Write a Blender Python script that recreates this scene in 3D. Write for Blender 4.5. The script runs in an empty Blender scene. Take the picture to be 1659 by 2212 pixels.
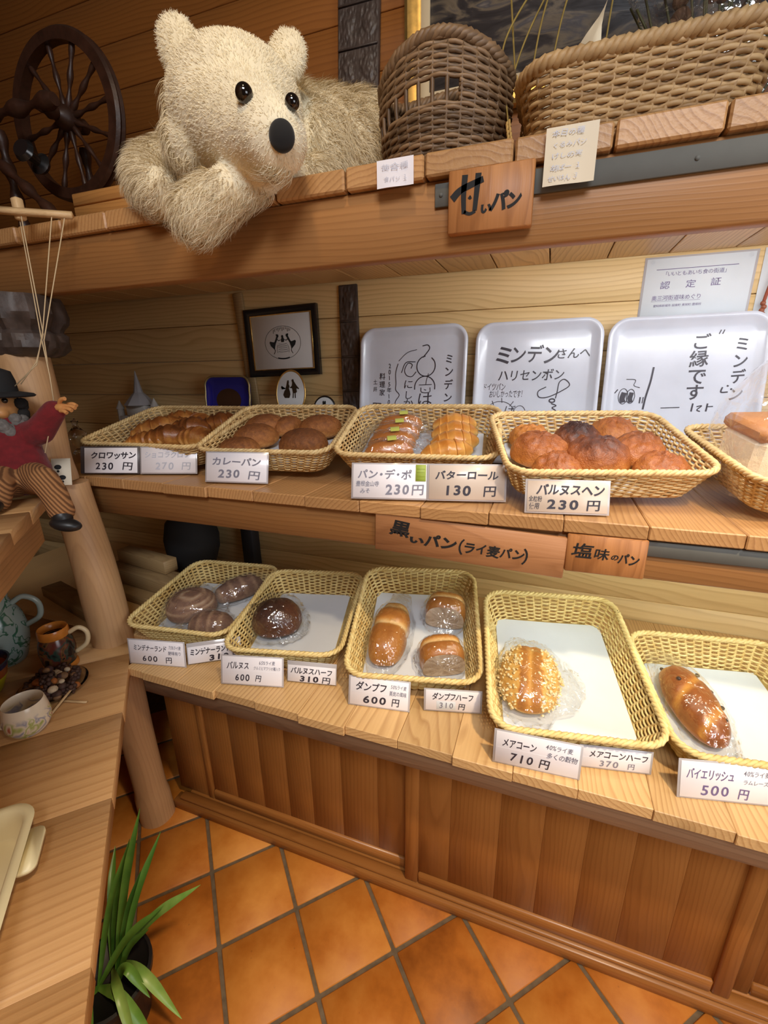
import bpy, math, random
import numpy as np
from mathutils import Matrix, Vector, noise

random.seed(7)
rng = np.random.default_rng(7)
S = bpy.context.scene
COL = S.collection
PI = math.pi
R = math.radians

# ------------------------------------------------------------------ camera
CAM_H = 1.36
yaw, pitch, roll = R(20.0), R(17.5), R(0.8)
fw = np.array([-math.sin(yaw) * math.cos(pitch), math.cos(yaw) * math.cos(pitch), -math.sin(pitch)])
r0 = np.array([math.cos(yaw), math.sin(yaw), 0.0])
d0 = np.cross(fw, r0)
rt = math.cos(roll) * r0 + math.sin(roll) * d0
dn = -math.sin(roll) * r0 + math.cos(roll) * d0
cam_d = bpy.data.cameras.new('camera')
cam = bpy.data.objects.new('camera', cam_d)
COL.objects.link(cam)
cm = Matrix.Identity(4)
for i in range(3):
    cm[i][0], cm[i][1], cm[i][2] = rt[i], -dn[i], -fw[i]
cm.translation = (0, 0, CAM_H)
cam.matrix_world = cm
cam_d.sensor_fit = 'HORIZONTAL'
cam_d.sensor_width = 36.0
cam_d.lens = 36.0 * 960.0 / 1659.0
cam_d.clip_start = 0.02
S.camera = cam

# ------------------------------------------------------------------ light
w = bpy.data.worlds.new('world')
S.world = w
w.use_nodes = True
w.node_tree.nodes['Background'].inputs[0].default_value = (1.0, 0.78, 0.55, 1)
w.node_tree.nodes['Background'].inputs[1].default_value = 0.03


def area(name, loc, target, sx, sy, power, col, spread=180):
    l = bpy.data.lights.new(name, 'AREA')
    l.shape = 'RECTANGLE'
    l.size, l.size_y = sx, sy
    l.energy = power
    l.color = col
    l.spread = R(spread)
    o = bpy.data.objects.new(name, l)
    COL.objects.link(o)
    o.location = loc
    o.rotation_euler = (Vector(target) - Vector(loc)).to_track_quat('-Z', 'Y').to_euler()
    return o


def spot(name, loc, target, power, col, cone, blend=0.5, rad=0.05):
    l = bpy.data.lights.new(name, 'SPOT')
    l.energy, l.color = power, col
    l.spot_size, l.spot_blend, l.shadow_soft_size = R(cone), blend, rad
    o = bpy.data.objects.new(name, l)
    COL.objects.link(o)
    o.location = loc
    o.rotation_euler = (Vector(target) - Vector(loc)).to_track_quat('-Z', 'Y').to_euler()
    return o


# warm ceiling spots of the shop, a neutral ceiling panel behind the viewer, and the tubes under the two shelves
spot('ceiling_spot', (0.70, -0.10, 2.65), (0.32, 0.50, 0.0), 165, (1.0, 0.76, 0.48), 68, 0.85, 0.06)
spot('ceiling_spot', (-0.15, 0.10, 2.75), (-0.48, 0.88, 1.9), 22, (1.0, 0.70, 0.36), 62, 0.9, 0.05)
area('ceiling_panel', (0.45, -0.95, 2.6), (0.05, 0.8, 0.6), 0.8, 0.6, 32, (0.95, 0.96, 1.0))
area('shelf_tube', (0.48, 0.905, 1.045), (0.48, 1.3, 0.70), 1.0, 0.03, 1.9, (0.90, 1.0, 0.82))
area('shelf_tube', (0.42, 0.862, 1.595), (0.42, 1.15, 1.2), 1.0, 0.03, 4.0, (0.93, 0.97, 1.0))
area('side_fill', (2.1, -0.45, 1.3), (0.1, 1.2, 1.3), 1.2, 1.0, 19, (0.92, 0.95, 1.0))  # added cool fill from the right; no window is seen there
S.view_settings.view_transform = 'Standard'
S.view_settings.look = 'None'
S.view_settings.exposure = 0.0
S.view_settings.gamma = 1.0
S.view_settings.use_curve_mapping = False


# ------------------------------------------------------------------ mesh helpers
def rotm(rx=0, ry=0, rz=0, loc=(0, 0, 0), s=(1, 1, 1)):
    m = Matrix.Translation(Vector(loc)) @ Matrix.Rotation(rz, 4, 'Z') @ Matrix.Rotation(ry, 4, 'Y') @ Matrix.Rotation(rx, 4, 'X')
    return np.array(m @ Matrix.Diagonal((s[0], s[1], s[2], 1)))


def xf(M, P):
    P = np.asarray(P, float)
    M = np.asarray(M, float)
    return P @ M[:3, :3].T + M[:3, 3]


WM = {}


class MB:
    """collects shapes into one mesh"""

    def __init__(self):
        self.v, self.f, self.n, self.r, self.mi = [], [], 0, [], []

    def add(self, V, F, r=None, m=0):
        V = np.asarray(V, float).reshape(-1, 3)
        self.v.append(V)
        if r is None:
            r = random.random()
        self.r.append(np.broadcast_to(np.asarray(r, float).ravel(), (len(V),)) if np.size(r) in (1, len(V)) else np.zeros(len(V)))
        for f in F:
            f = np.asarray(f, int)
            if f.ndim == 1:
                f = f[None, :]
            if len(f):
                self.f.append(f + self.n)
                self.mi.append(np.full(len(f), m))
        self.n += len(V)

    def grid(self, P, cu=False, cv=False, cap0=False, cap1=False, r=None, m=0, flip=False):
        P = np.asarray(P, float)
        a, b = P.shape[:2]
        i = np.arange(a if cu else a - 1)[:, None]
        j = np.arange(b if cv else b - 1)[None, :]
        i2, j2 = (i + 1) % a, (j + 1) % b
        q = np.stack([(i * b + j) + 0 * j, i2 * b + j, i2 * b + j2, i * b + j2 + 0 * j], -1).reshape(-1, 4)
        if flip:
            q = q[:, ::-1]
        F = [q]
        if cap0:
            F.append(np.arange(b)[::(-1 if flip else 1)])
        if cap1:
            F.append((np.arange(b) + (a - 1) * b)[::(1 if flip else -1)])
        self.add(P.reshape(-1, 3), F, r, m)

    def box(self, lo, hi, ch=0.002, M=None, r=None, m=0):
        lo, hi = np.array(lo, float), np.array(hi, float)
        c, h = (lo + hi) / 2, (hi - lo) / 2
        ch = min(ch, h.min() * 0.6)
        V, idx = [], {}
        for sx in (-1, 1):
            for sy in (-1, 1):
                for sz in (-1, 1):
                    for ax in range(3):
                        s = np.array([sx, sy, sz], float)
                        p = s * (h - ch)
                        p[ax] = s[ax] * h[ax]
                        idx[(sx, sy, sz, ax)] = len(V)
                        V.append(c + p)
        F4, F3 = [], []
        for ax in range(3):
            o = [k for k in range(3) if k != ax]
            for s in (-1, 1):
                q = []
                for (u, v) in ((-1, -1), (1, -1), (1, 1), (-1, 1)):
                    t = [0, 0, 0]
                    t[ax], t[o[0]], t[o[1]] = s, u, v
                    q.append(idx[(*t, ax)])
                F4.append(q)
            for u in (-1, 1):
                for v in (-1, 1):
                    q = []
                    for (e, a2) in ((-1, o[0]), (1, o[0]), (1, o[1]), (-1, o[1])):
                        t = [0, 0, 0]
                        t[ax], t[o[0]], t[o[1]] = e, u, v
                        q.append(idx[(*t, a2)])
                    F4.append(q)
        for sx in (-1, 1):
            for sy in (-1, 1):
                for sz in (-1, 1):
                    F3.append([idx[(sx, sy, sz, a)] for a in range(3)])
        V = np.array(V)

        def fix(F):
            out = []
            for q in F:
                n = np.cross(V[q[1]] - V[q[0]], V[q[2]] - V[q[0]])
                out.append(q if n @ (V[q].mean(0) - c) > 0 else q[::-1])
            return np.array(out)
        F4, F3 = fix(F4), fix(F3)
        if M is not None:
            V = xf(M, V)
        self.add(V, [F4, F3], r, m)

    def tube(self, path, rad, k=8, closed=False, caps=True, r=None, m=0, squash=1.0):
        P = np.asarray(path, float)
        n = len(P)
        if closed:
            T = np.roll(P, -1, 0) - np.roll(P, 1, 0)
        else:
            T = np.gradient(P, axis=0)
        T /= np.linalg.norm(T, axis=1)[:, None] + 1e-12
        a = np.array([0, 0, 1.0]) if abs(T[0][2]) < 0.9 else np.array([1.0, 0, 0])
        N = np.zeros_like(P)
        x = a - T[0] * (a @ T[0])
        x /= np.linalg.norm(x)
        for i in range(n):
            x = x - T[i] * (x @ T[i])
            x /= np.linalg.norm(x) + 1e-12
            N[i] = x
        B = np.cross(T, N)
        rad = np.broadcast_to(np.asarray(rad, float), (n,))
        th = np.linspace(0, 2 * PI, k, endpoint=False)
        G = P[:, None] + rad[:, None, None] * (np.cos(th)[None, :, None] * N[:, None] * squash + np.sin(th)[None, :, None] * B[:, None])
        self.grid(G, cu=closed, cv=True, cap0=caps and not closed, cap1=caps and not closed, r=r, m=m, flip=True)

    def lathe(self, prof, n=32, M=None, r=None, m=0, cap0=False, cap1=False, sx=1, sy=1):
        th = np.linspace(0, 2 * PI, n, endpoint=False)
        prof = np.asarray(prof, float)
        G = np.stack([prof[:, 0:1] * np.cos(th) * sx, prof[:, 0:1] * np.sin(th) * sy, np.repeat(prof[:, 1:2], n, 1)], -1)
        if M is not None:
            G = xf(M, G)
        self.grid(G, cv=True, cap0=cap0, cap1=cap1, r=r, m=m, flip=True)

    def ball(self, c, rad, n=16, M=None, r=None, m=0):
        ph = np.linspace(0.02, PI - 0.02, n)
        th = np.linspace(0, 2 * PI, 2 * n, endpoint=False)
        rad = np.broadcast_to(np.asarray(rad, float), (3,))
        G = np.stack([np.sin(ph)[:, None] * np.cos(th), np.sin(ph)[:, None] * np.sin(th), np.repeat(np.cos(ph)[:, None], 2 * n, 1)], -1) * rad
        if M is not None:
            G = xf(M, G)
        self.grid(G + np.asarray(c, float), cv=True, cap0=True, cap1=True, r=r, m=m)

    def prism(self, pts, y0, y1, M=None, r=None, m=0):
        """outline in x,z extruded along y"""
        p = np.asarray(pts, float)
        n = len(p)
        V = np.concatenate([np.c_[p[:, 0], np.full(n, y0), p[:, 1]], np.c_[p[:, 0], np.full(n, y1), p[:, 1]]])
        i = np.arange(n)
        q = np.stack([i, (i + 1) % n, (i + 1) % n + n, i + n], -1)
        if M is not None:
            V = xf(M, V)
        self.add(V, [q, np.arange(n)[::-1], np.arange(n) + n], r, m)

    def build(self, name, mat, parent=None, world=True, smooth=None, kind=None, label=None):
        V = np.concatenate(self.v)
        if parent is not None and world:
            V = xf(np.linalg.inv(WM[parent.name]), V)
        me = bpy.data.meshes.new(name)
        me.vertices.add(len(V))
        me.vertices.foreach_set('co', V.astype(np.float32).ravel())
        tot = np.concatenate([np.full(len(f), f.shape[1]) for f in self.f])
        lv = np.concatenate([f.ravel() for f in self.f])
        me.loops.add(len(lv))
        me.loops.foreach_set('vertex_index', lv.astype(np.int32))
        me.polygons.add(len(tot))
        st = np.concatenate([[0], np.cumsum(tot)[:-1]])
        me.polygons.foreach_set('loop_start', st.astype(np.int32))
        me.polygons.foreach_set('loop_total', tot.astype(np.int32))
        mats = mat if isinstance(mat, (list, tuple)) else [mat]
        for x in mats:
            me.materials.append(x)
        me.polygons.foreach_set('material_index', np.concatenate(self.mi).astype(np.int32))
        a = me.attributes.new('rnd', 'FLOAT', 'POINT')
        a.data.foreach_set('value', np.concatenate(self.r).astype(np.float32))
        me.update(calc_edges=True)
        me.validate()
        if smooth is not None:
            me.polygons.foreach_set('use_smooth', np.ones(len(me.polygons), bool))
            if smooth < 179:
                me.set_sharp_from_angle(angle=R(smooth))
        o = bpy.data.objects.new(name, me)
        COL.objects.link(o)
        if parent is not None:
            o.parent = parent
            WM[o.name] = WM[parent.name]
        else:
            WM[o.name] = np.eye(4)
        if kind:
            o['kind'] = kind
        if label:
            o['label'] = label
        return o


def thing(name, label, cat, loc=(0, 0, 0), M=None, group=None):
    o = bpy.data.objects.new(name, None)
    o.empty_display_size = 0.05
    COL.objects.link(o)
    if M is None:
        M = rotm(loc=loc)
    o.matrix_world = Matrix(np.asarray(M).tolist())
    WM[o.name] = np.asarray(M, float)
    o['label'], o['category'] = label, cat
    if group:
        o['group'] = group
    return o


def tag(o, label, cat, group=None):
    o['label'], o['category'] = label, cat
    if group:
        o['group'] = group
    return o


def frame(o, X, Y, Z):
    M = np.eye(4)
    M[:3, 0], M[:3, 1], M[:3, 2], M[:3, 3] = X, Y, Z, o
    return M


def rrect(wd, dp, rad, k=6):
    """rounded rectangle outline, counter-clockwise, centred, (n,2)"""
    P = []
    for (cx, cy, a0) in ((wd / 2 - rad, dp / 2 - rad, 0), (-wd / 2 + rad, dp / 2 - rad, 90), (-wd / 2 + rad, -dp / 2 + rad, 180), (wd / 2 - rad, -dp / 2 + rad, 270)):
        for i in range(k + 1):
            a = R(a0 + 90 * i / k)
            P.append((cx + rad * math.cos(a), cy + rad * math.sin(a)))
    return np.array(P)


def resample(P, n, closed=True):
    P = np.asarray(P, float)
    Q = np.vstack([P, P[:1]]) if closed else P
    d = np.concatenate([[0], np.cumsum(np.linalg.norm(np.diff(Q, axis=0), axis=1))])
    t = np.linspace(0, d[-1], n, endpoint=not closed)
    return np.stack([np.interp(t, d, Q[:, k]) for k in range(Q.shape[1])], -1)


def smooth_path(P, n=40):
    P = np.asarray(P, float)
    m = len(P)
    E = np.vstack([2 * P[0] - P[1], P, 2 * P[-1] - P[-2]])
    out = []
    for t in np.linspace(0, m - 1, n):
        i = min(int(t), m - 2)
        u = t - i
        a, b, c, d = E[i], E[i + 1], E[i + 2], E[i + 3]
        out.append(0.5 * (2 * b + (c - a) * u + (2 * a - 5 * b + 4 * c - d) * u * u + (3 * b - a - 3 * c + d) * u ** 3))
    return np.array(out)


def nz(p, s, seed=0.0):
    return noise.noise(Vector((p[0] * s + seed, p[1] * s + seed * 1.7, p[2] * s - seed)))


# ------------------------------------------------------------------ materials
class NT:
    def __init__(self, name):
        self.m = bpy.data.materials.new(name)
        self.m.use_nodes = True
        self.t = self.m.node_tree
        self.b = self.t.nodes['Principled BSDF']
        self.out = self.t.nodes['Material Output']

    def n(self, typ, **kw):
        x = self.t.nodes.new(typ)
        ins = kw.pop('ins', {})
        for k, v in kw.items():
            setattr(x, k, v)
        for k, v in ins.items():
            if isinstance(v, bpy.types.NodeSocket):
                self.t.links.new(v, x.inputs[k])
            else:
                x.inputs[k].default_value = v
        return x

    def math(self, op, a, b=0.0, clamp=False):
        x = self.n('ShaderNodeMath', operation=op, ins={0: a, 1: b})
        x.use_clamp = clamp
        return x.outputs[0]

    def ramp(self, fac, stops, interp='LINEAR'):
        x = self.n('ShaderNodeValToRGB', ins={0: fac})
        e = x.color_ramp
        e.interpolation = interp
        while len(e.elements) < len(stops):
            e.elements.new(0.5)
        for el, (p, c) in zip(e.elements, stops):
            el.position = p
            el.color = (*c, 1) if len(c) == 3 else c
        return x.outputs[0]

    def mix(self, fac, a, b, blend='MIX'):
        x = self.n('ShaderNodeMix', data_type='RGBA', blend_type=blend)
        for k, v in ((0, fac), (6, a), (7, b)):
            if isinstance(v, bpy.types.NodeSocket):
                self.t.links.new(v, x.inputs[k])
            else:
                x.inputs[k].default_value = (*v, 1) if isinstance(v, tuple) and len(v) == 3 else v
        return x.outputs[2]

    def base(self, c):
        if isinstance(c, bpy.types.NodeSocket):
            self.t.links.new(c, self.b.inputs['Base Color'])
        else:
            self.b.inputs['Base Color'].default_value = (*c, 1)

    def bump(self, h, strength=0.3, dist=0.002):
        x = self.n('ShaderNodeBump', ins={'Height': h, 'Strength': strength, 'Distance': dist})
        self.t.links.new(x.outputs[0], self.b.inputs['Normal'])

    def rough(self, v):
        if isinstance(v, bpy.types.NodeSocket):
            self.t.links.new(v, self.b.inputs['Roughness'])
        else:
            self.b.inputs['Roughness'].default_value = v


def s2l(r, g, b):
    f = lambda c: (c / 255 / 12.92) if c / 255 <= 0.04045 else ((c / 255 + 0.055) / 1.055) ** 2.4
    return (f(r), f(g), f(b))


def simple(name, col, rough=0.5, metal=0.0, var=0.0, scale=20, bump=0.0, coat=0.0, sheen=0.0):
    t = NT(name)
    if var or bump:
        tc = t.n('ShaderNodeTexCoord')
        ns = t.n('ShaderNodeTexNoise', ins={'Vector': tc.outputs['Object'], 'Scale': scale, 'Detail': 4.0})
        if var:
            d = tuple(max(0, c * (1 - var)) for c in col)
            e = tuple(min(1, c * (1 + var * 0.6)) for c in col)
            t.base(t.ramp(ns.outputs[0], [(0.3, d), (0.7, e)]))
        else:
            t.base(col)
        if bump:
            t.bump(ns.outputs[0], bump, 0.003)
    else:
        t.base(col)
    t.rough(rough)
    t.b.inputs['Metallic'].default_value = metal
    if coat:
        t.b.inputs['Coat Weight'].default_value = coat
        t.b.inputs['Coat Roughness'].default_value = 0.08
    if sheen:
        t.b.inputs['Sheen Weight'].default_value = sheen
    return t.m


def wood(name, light, dark, axis='X', scale=1.0, rough=0.5, knots=0.6, var=0.25, grain=0.45, coat=0.0, bump=0.25, ring=1.7):
    t = NT(name)
    tc = t.n('ShaderNodeTexCoord')
    at = t.n('ShaderNodeAttribute', attribute_name='rnd')
    sp = t.n('ShaderNodeSeparateXYZ', ins={0: tc.outputs['Object']})
    o = {'X': (0, 1, 2), 'Y': (1, 0, 2), 'Z': (2, 0, 1)}[axis]
    rf = at.outputs['Fac']
    a = t.math('ADD', sp.outputs[o[0]], t.math('MULTIPLY', rf, 7.3))
    b = t.math('ADD', sp.outputs[o[1]], t.math('MULTIPLY', t.math('SUBTRACT', t.math('FRACT', t.math('MULTIPLY', rf, 13.7)), 0.5), 0.12))
    c = t.math('ADD', sp.outputs[o[2]], t.math('ADD', t.math('MULTIPLY', t.math('FRACT', t.math('MULTIPLY', rf, 5.1)), 0.07), 0.015))
    v1 = t.n('ShaderNodeCombineXYZ', ins={0: t.math('MULTIPLY', a, 1.6), 1: t.math('MULTIPLY', b, 7.0), 2: t.math('MULTIPLY', c, 7.0)})
    n1 = t.n('ShaderNodeTexNoise', ins={'Vector': v1.outputs[0], 'Scale': scale, 'Detail': 2.0, 'Roughness': 0.5})
    dis = t.math('MULTIPLY', t.math('SUBTRACT', n1.outputs[0], 0.5), 0.075)
    v2 = t.n('ShaderNodeCombineXYZ', ins={0: 0.0, 1: t.math('ADD', b, dis), 2: t.math('ADD', t.math('ADD', c, dis), t.math('MULTIPLY', a, 0.03))})
    wv = t.n('ShaderNodeTexWave', wave_type='RINGS', rings_direction='X', wave_profile='SAW', ins={'Vector': v2.outputs[0], 'Scale': 22.0 * scale * ring, 'Distortion': 0.6, 'Detail': 2.0, 'Detail Scale': 3.0})
    ring = t.ramp(wv.outputs['Fac'], [(0.0, (0, 0, 0)), (0.55, (0.25,) * 3), (0.86, (1, 1, 1)), (1.0, (0.15,) * 3)])
    v3 = t.n('ShaderNodeCombineXYZ', ins={0: t.math('MULTIPLY', a, 6.0), 1: t.math('MULTIPLY', b, 190.0), 2: t.math('MULTIPLY', c, 190.0)})
    n3 = t.n('ShaderNodeTexNoise', ins={'Vector': v3.outputs[0], 'Scale': scale, 'Detail': 3.0})
    fac = t.math('ADD', t.math('MULTIPLY', ring, grain), t.math('MULTIPLY', t.math('SUBTRACT', n3.outputs[0], 0.35), 0.38), clamp=True)
    col = t.mix(fac, light, dark)
    tone = t.math('ADD', t.math('MULTIPLY', t.math('FRACT', t.math('MULTIPLY', rf, 31.3)), var), 1.0 - var * 0.6)
    big = t.n('ShaderNodeTexNoise', ins={'Vector': v1.outputs[0], 'Scale': 0.8 * scale, 'Detail': 1.0})
    tone = t.math('MULTIPLY', tone, t.math('ADD', t.math('MULTIPLY', big.outputs[0], 0.3), 0.85))
    tcol = t.n('ShaderNodeCombineXYZ', ins={0: tone, 1: tone, 2: tone})
    col = t.mix(1.0, col, tcol.outputs[0], 'MULTIPLY')
    if knots:
        vk = t.n('ShaderNodeCombineXYZ', ins={0: t.math('MULTIPLY', a, 0.55), 1: b, 2: t.math('MULTIPLY', c, 0.5)})
        vo = t.n('ShaderNodeTexVoronoi', ins={'Vector': vk.outputs[0], 'Scale': 6.5 * scale, 'Randomness': 1.0})
        sel = t.n('ShaderNodeSeparateXYZ', ins={0: vo.outputs['Color']})
        gate = t.math('LESS_THAN', sel.outputs[0], knots)
        wob = t.math('ADD', vo.outputs['Distance'], t.math('MULTIPLY', t.math('SUBTRACT', n3.outputs[0], 0.5), 0.05))
        k1 = t.ramp(wob, [(0.0, (1, 1, 1)), (0.05, (0.9,) * 3), (0.085, (0.45,) * 3), (0.2, (0, 0, 0))])
        kd = tuple(x * 0.38 for x in dark)
        col = t.mix(t.math('MULTIPLY', k1, gate), col, kd)
    t.base(col)
    t.rough(rough)
    t.bump(t.math('ADD', fac, n3.outputs[0]), bump, 0.0012)
    if coat:
        t.b.inputs['Coat Weight'].default_value = coat
        t.b.inputs['Coat Roughness'].default_value = 0.2
    return t.m


def straw(name, light, dark, rough=0.55):
    t = NT(name)
    at = t.n('ShaderNodeAttribute', attribute_name='rnd')
    tc = t.n('ShaderNodeTexCoord')
    ns = t.n('ShaderNodeTexNoise', ins={'Vector': tc.outputs['Object'], 'Scale': 60.0, 'Detail': 3.0})
    f = t.math('ADD', t.math('MULTIPLY', at.outputs['Fac'], 0.5), t.math('MULTIPLY', ns.outputs[0], 0.5))
    t.base(t.ramp(f, [(0.25, dark), (0.6, light)]))
    t.rough(rough)
    t.bump(ns.outputs[0], 0.15, 0.001)
    return t.m


def bread(name, stops, rough=0.5, bump=0.5, scale=55, coat=0.0, var=0.45):
    """crust attribute: 0 pale crumb .. 1 darkest crust"""
    t = NT(name)
    at = t.n('ShaderNodeAttribute', attribute_name='rnd')
    tc = t.n('ShaderNodeTexCoord')
    n1 = t.n('ShaderNodeTexNoise', ins={'Vector': tc.outputs['Object'], 'Scale': scale, 'Detail': 5.0, 'Roughness': 0.6})
    n2 = t.n('ShaderNodeTexNoise', ins={'Vector': tc.outputs['Object'], 'Scale': scale * 5, 'Detail': 3.0})
    f = t.math('ADD', at.outputs['Fac'], t.math('MULTIPLY', t.math('SUBTRACT', n1.outputs[0], 0.5), var))
    f = t.math('ADD', f, t.math('MULTIPLY', t.math('SUBTRACT', n2.outputs[0], 0.5), var * 0.4), clamp=True)
    t.base(t.ramp(f, stops))
    t.rough(rough)
    t.bump(t.math('ADD', n1.outputs[0], t.math('MULTIPLY', n2.outputs[0], 0.5)), bump, 0.003)
    if coat:
        t.b.inputs['Coat Weight'].default_value = coat
        t.b.inputs['Coat Roughness'].default_value = 0.25
    t.b.inputs['Subsurface Weight'].default_value = 0.0
    return t.m


def plastic(name, tint=(0.98, 0.99, 1.0), scale=38, strength=0.7, milky=0.06):
    t = NT(name)
    tc = t.n('ShaderNodeTexCoord')
    ns = t.n('ShaderNodeTexNoise', ins={'Vector': tc.outputs['Object'], 'Scale': scale, 'Detail': 2.0, 'Distortion': 1.2})
    vo = t.n('ShaderNodeTexVoronoi', feature='DISTANCE_TO_EDGE', ins={'Vector': tc.outputs['Object'], 'Scale': scale * 0.8})
    h = t.math('ADD', ns.outputs[0], t.math('MULTIPLY', t.math('MINIMUM', vo.outputs['Distance'], 0.15), 2.0))
    bp = t.n('ShaderNodeBump', ins={'Height': h, 'Strength': strength, 'Distance': 0.006})
    gl = t.n('ShaderNodeBsdfGlossy', ins={'Color': (1, 1, 1, 1), 'Roughness': 0.04, 'Normal': bp.outputs[0]})
    tr = t.n('ShaderNodeBsdfTransparent', ins={'Color': (*tint, 1)})
    df = t.n('ShaderNodeBsdfDiffuse', ins={'Color': (0.95, 0.95, 0.97, 1), 'Normal': bp.outputs[0]})
    fr = t.n('ShaderNodeFresnel', ins={'IOR': 1.45, 'Normal': bp.outputs[0]})
    m0 = t.n('ShaderNodeMixShader', ins={0: milky, 1: tr.outputs[0], 2: df.outputs[0]})
    geo = t.n('ShaderNodeNewGeometry')
    fk = t.math('MULTIPLY', t.math('MINIMUM', t.math('ADD', t.math('MULTIPLY', fr.outputs[0], 1.7), 0.03), 0.6), t.math('SUBTRACT', 1.0, t.math('MULTIPLY', geo.outputs['Backfacing'], 0.85)))
    m1 = t.n('ShaderNodeMixShader', ins={0: fk, 1: m0.outputs[0], 2: gl.outputs[0]})
    t.t.links.new(m1.outputs[0], t.out.inputs[0])
    return t.m


MT = {}
MT['wall'] = wood('pine_wall', (0.80, 0.58, 0.28), (0.52, 0.32, 0.125), 'X', 0.8, 0.5, 0.25, 0.12, 0.5)
MT['wall_up'] = wood('dim_lit_upper_wall', (0.33, 0.118, 0.022), (0.20, 0.064, 0.010), 'X', 0.8, 0.5, 0.2, 0.15, 0.5)  # same pine as below; dim warm light painted in as darker orange
MT['deckY'] = wood('pine_shelf_boards', (0.72, 0.47, 0.21), (0.40, 0.20, 0.07), 'Y', 1.0, 0.42, 0.3, 0.22, 0.55)
MT['deck_mid'] = wood('stained_shelf_boards', (0.56, 0.31, 0.125), (0.30, 0.135, 0.045), 'Y', 1.0, 0.42, 0.3, 0.25, 0.55)
MT['beam'] = wood('brown_beam', (0.40, 0.190, 0.062), (0.25, 0.105, 0.030), 'X', 0.9, 0.5, 0.35, 0.2, 0.45)
MT['beam_low'] = wood('grey_brown_beam', (0.36, 0.22, 0.12), (0.22, 0.125, 0.065), 'X', 1.2, 0.55, 0.2, 0.15, 0.5)
MT['sign'] = wood('sign_board_wood', (0.50, 0.22, 0.075), (0.29, 0.11, 0.032), 'Z', 1.2, 0.5, 0.0, 0.1, 0.5)
MT['signX'] = wood('long_sign_board_wood', (0.44, 0.205, 0.085), (0.27, 0.11, 0.04), 'X', 1.2, 0.5, 0.2, 0.1, 0.5)
MT['cab'] = wood('cabinet_wood', (0.36, 0.145, 0.032), (0.215, 0.075, 0.013), 'Z', 0.9, 0.4, 0.45, 0.08, 0.4, 0.1)
MT['cabX'] = wood('cabinet_rail_wood', (0.37, 0.15, 0.036), (0.23, 0.082, 0.016), 'X', 0.9, 0.35, 0.1, 0.12, 0.35, 0.15)
MT['counter'] = wood('counter_wood', (0.60, 0.345, 0.145), (0.37, 0.17, 0.055), 'X', 0.9, 0.4, 0.35, 0.05, 0.45)
MT['counterY'] = wood('counter_edge_wood', (0.58, 0.33, 0.135), (0.36, 0.17, 0.06), 'Y', 0.9, 0.4, 0.35, 0.16, 0.55)
MT['post'] = wood('peeled_trunk', (0.55, 0.33, 0.16), (0.36, 0.19, 0.085), 'Z', 0.8, 0.5, 0.5, 0.1, 0.3)
MT['darkwood'] = simple('dark_carved_wood', s2l(74, 62, 56), 0.5, 0, 0.35, 45, 0.5)
MT['darkwood2'] = simple('dark_wheel_wood', s2l(58, 34, 22), 0.45, 0, 0.35, 40, 0.4)
MT['barwood'] = wood('rough_bar_wood', (0.36, 0.24, 0.11), (0.23, 0.14, 0.06), 'X', 1.1, 0.55, 0.1, 0.2, 0.5)
MT['palewood'] = wood('pale_stick_wood', (0.72, 0.50, 0.26), (0.52, 0.32, 0.14), 'X', 2.0, 0.5, 0.0, 0.1, 0.3)
MT['metal'] = simple('grey_metal', s2l(104, 106, 102), 0.75, 0.1, 0.06, 30)
MT['straw'] = straw('pale_willow', s2l(240, 218, 152), s2l(208, 174, 104))
MT['straw_mid'] = straw('honey_willow', s2l(234, 206, 148), s2l(188, 148, 90))
MT['straw_brown'] = straw('brown_willow', s2l(134, 106, 76), s2l(86, 64, 42))
MT['straw_tan'] = straw('tan_cord', s2l(192, 158, 110), s2l(146, 112, 70))
MT['paper'] = simple('white_paper', (0.70, 0.75, 0.80), 0.7, 0, 0.03, 15)
MT['card'] = simple('card_paper', (0.90, 0.88, 0.93), 0.35, 0, 0.03, 10, coat=0.25)
MT['card_beige'] = simple('beige_card_paper', (0.62, 0.52, 0.44), 0.35, 0, 0.03, 10, coat=0.25)
MT['sleeve'] = simple('clear_card_sleeve', (0.50, 0.48, 0.50), 0.2, 0, 0, coat=0.3)
MT['sleeve_dark'] = simple('dark_card_holder', (0.09, 0.075, 0.08), 0.35)
MT['ink'] = simple('black_marker_ink', (0.035, 0.03, 0.045), 0.4)
MT['ink_grey'] = simple('grey_marker_ink', (0.22, 0.22, 0.28), 0.45)
MT['ink_pale'] = simple('glare_and_faint_ink', (0.55, 0.57, 0.66), 0.45)  # pale to paint in glare on one card; faint writing on the notes
MT['ink_violet'] = simple('violet_pen_ink', (0.16, 0.12, 0.26), 0.45)
MT['brush'] = simple('black_brush_paint', (0.008, 0.008, 0.009), 0.75)
MT['melamine'] = simple('worn_white_melamine', (0.62, 0.66, 0.76), 0.25, 0, 0.06, 14, coat=0.2)
MT['bag'] = plastic('cellophane', milky=0.015)
MT['bag2'] = plastic('soft_clear_bag', milky=0.05, scale=26)
MT['black'] = simple('black_lacquer', (0.012, 0.011, 0.011), 0.25, coat=0.3)
MT['gold'] = simple('gilded', (0.75, 0.50, 0.16), 0.32, 0.85, 0.25, 60)
MT['porcelain'] = simple('white_porcelain', (0.72, 0.78, 0.82), 0.12, coat=0.3)
MT['cobalt'] = simple('cobalt_glaze', (0.012, 0.015, 0.22), 0.15, coat=0.3)
MT['blackv'] = simple('black_velvet', (0.006, 0.006, 0.006), 0.9, 0, 0, sheen=0.2)
MT['eye'] = simple('black_glass_eye', (0.008, 0.005, 0.004), 0.08, coat=0.6)
MT['plush'] = simple('cream_plush', s2l(240, 228, 196), 0.9, 0, 0.1, 60, 0.5, sheen=0.3)
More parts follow.
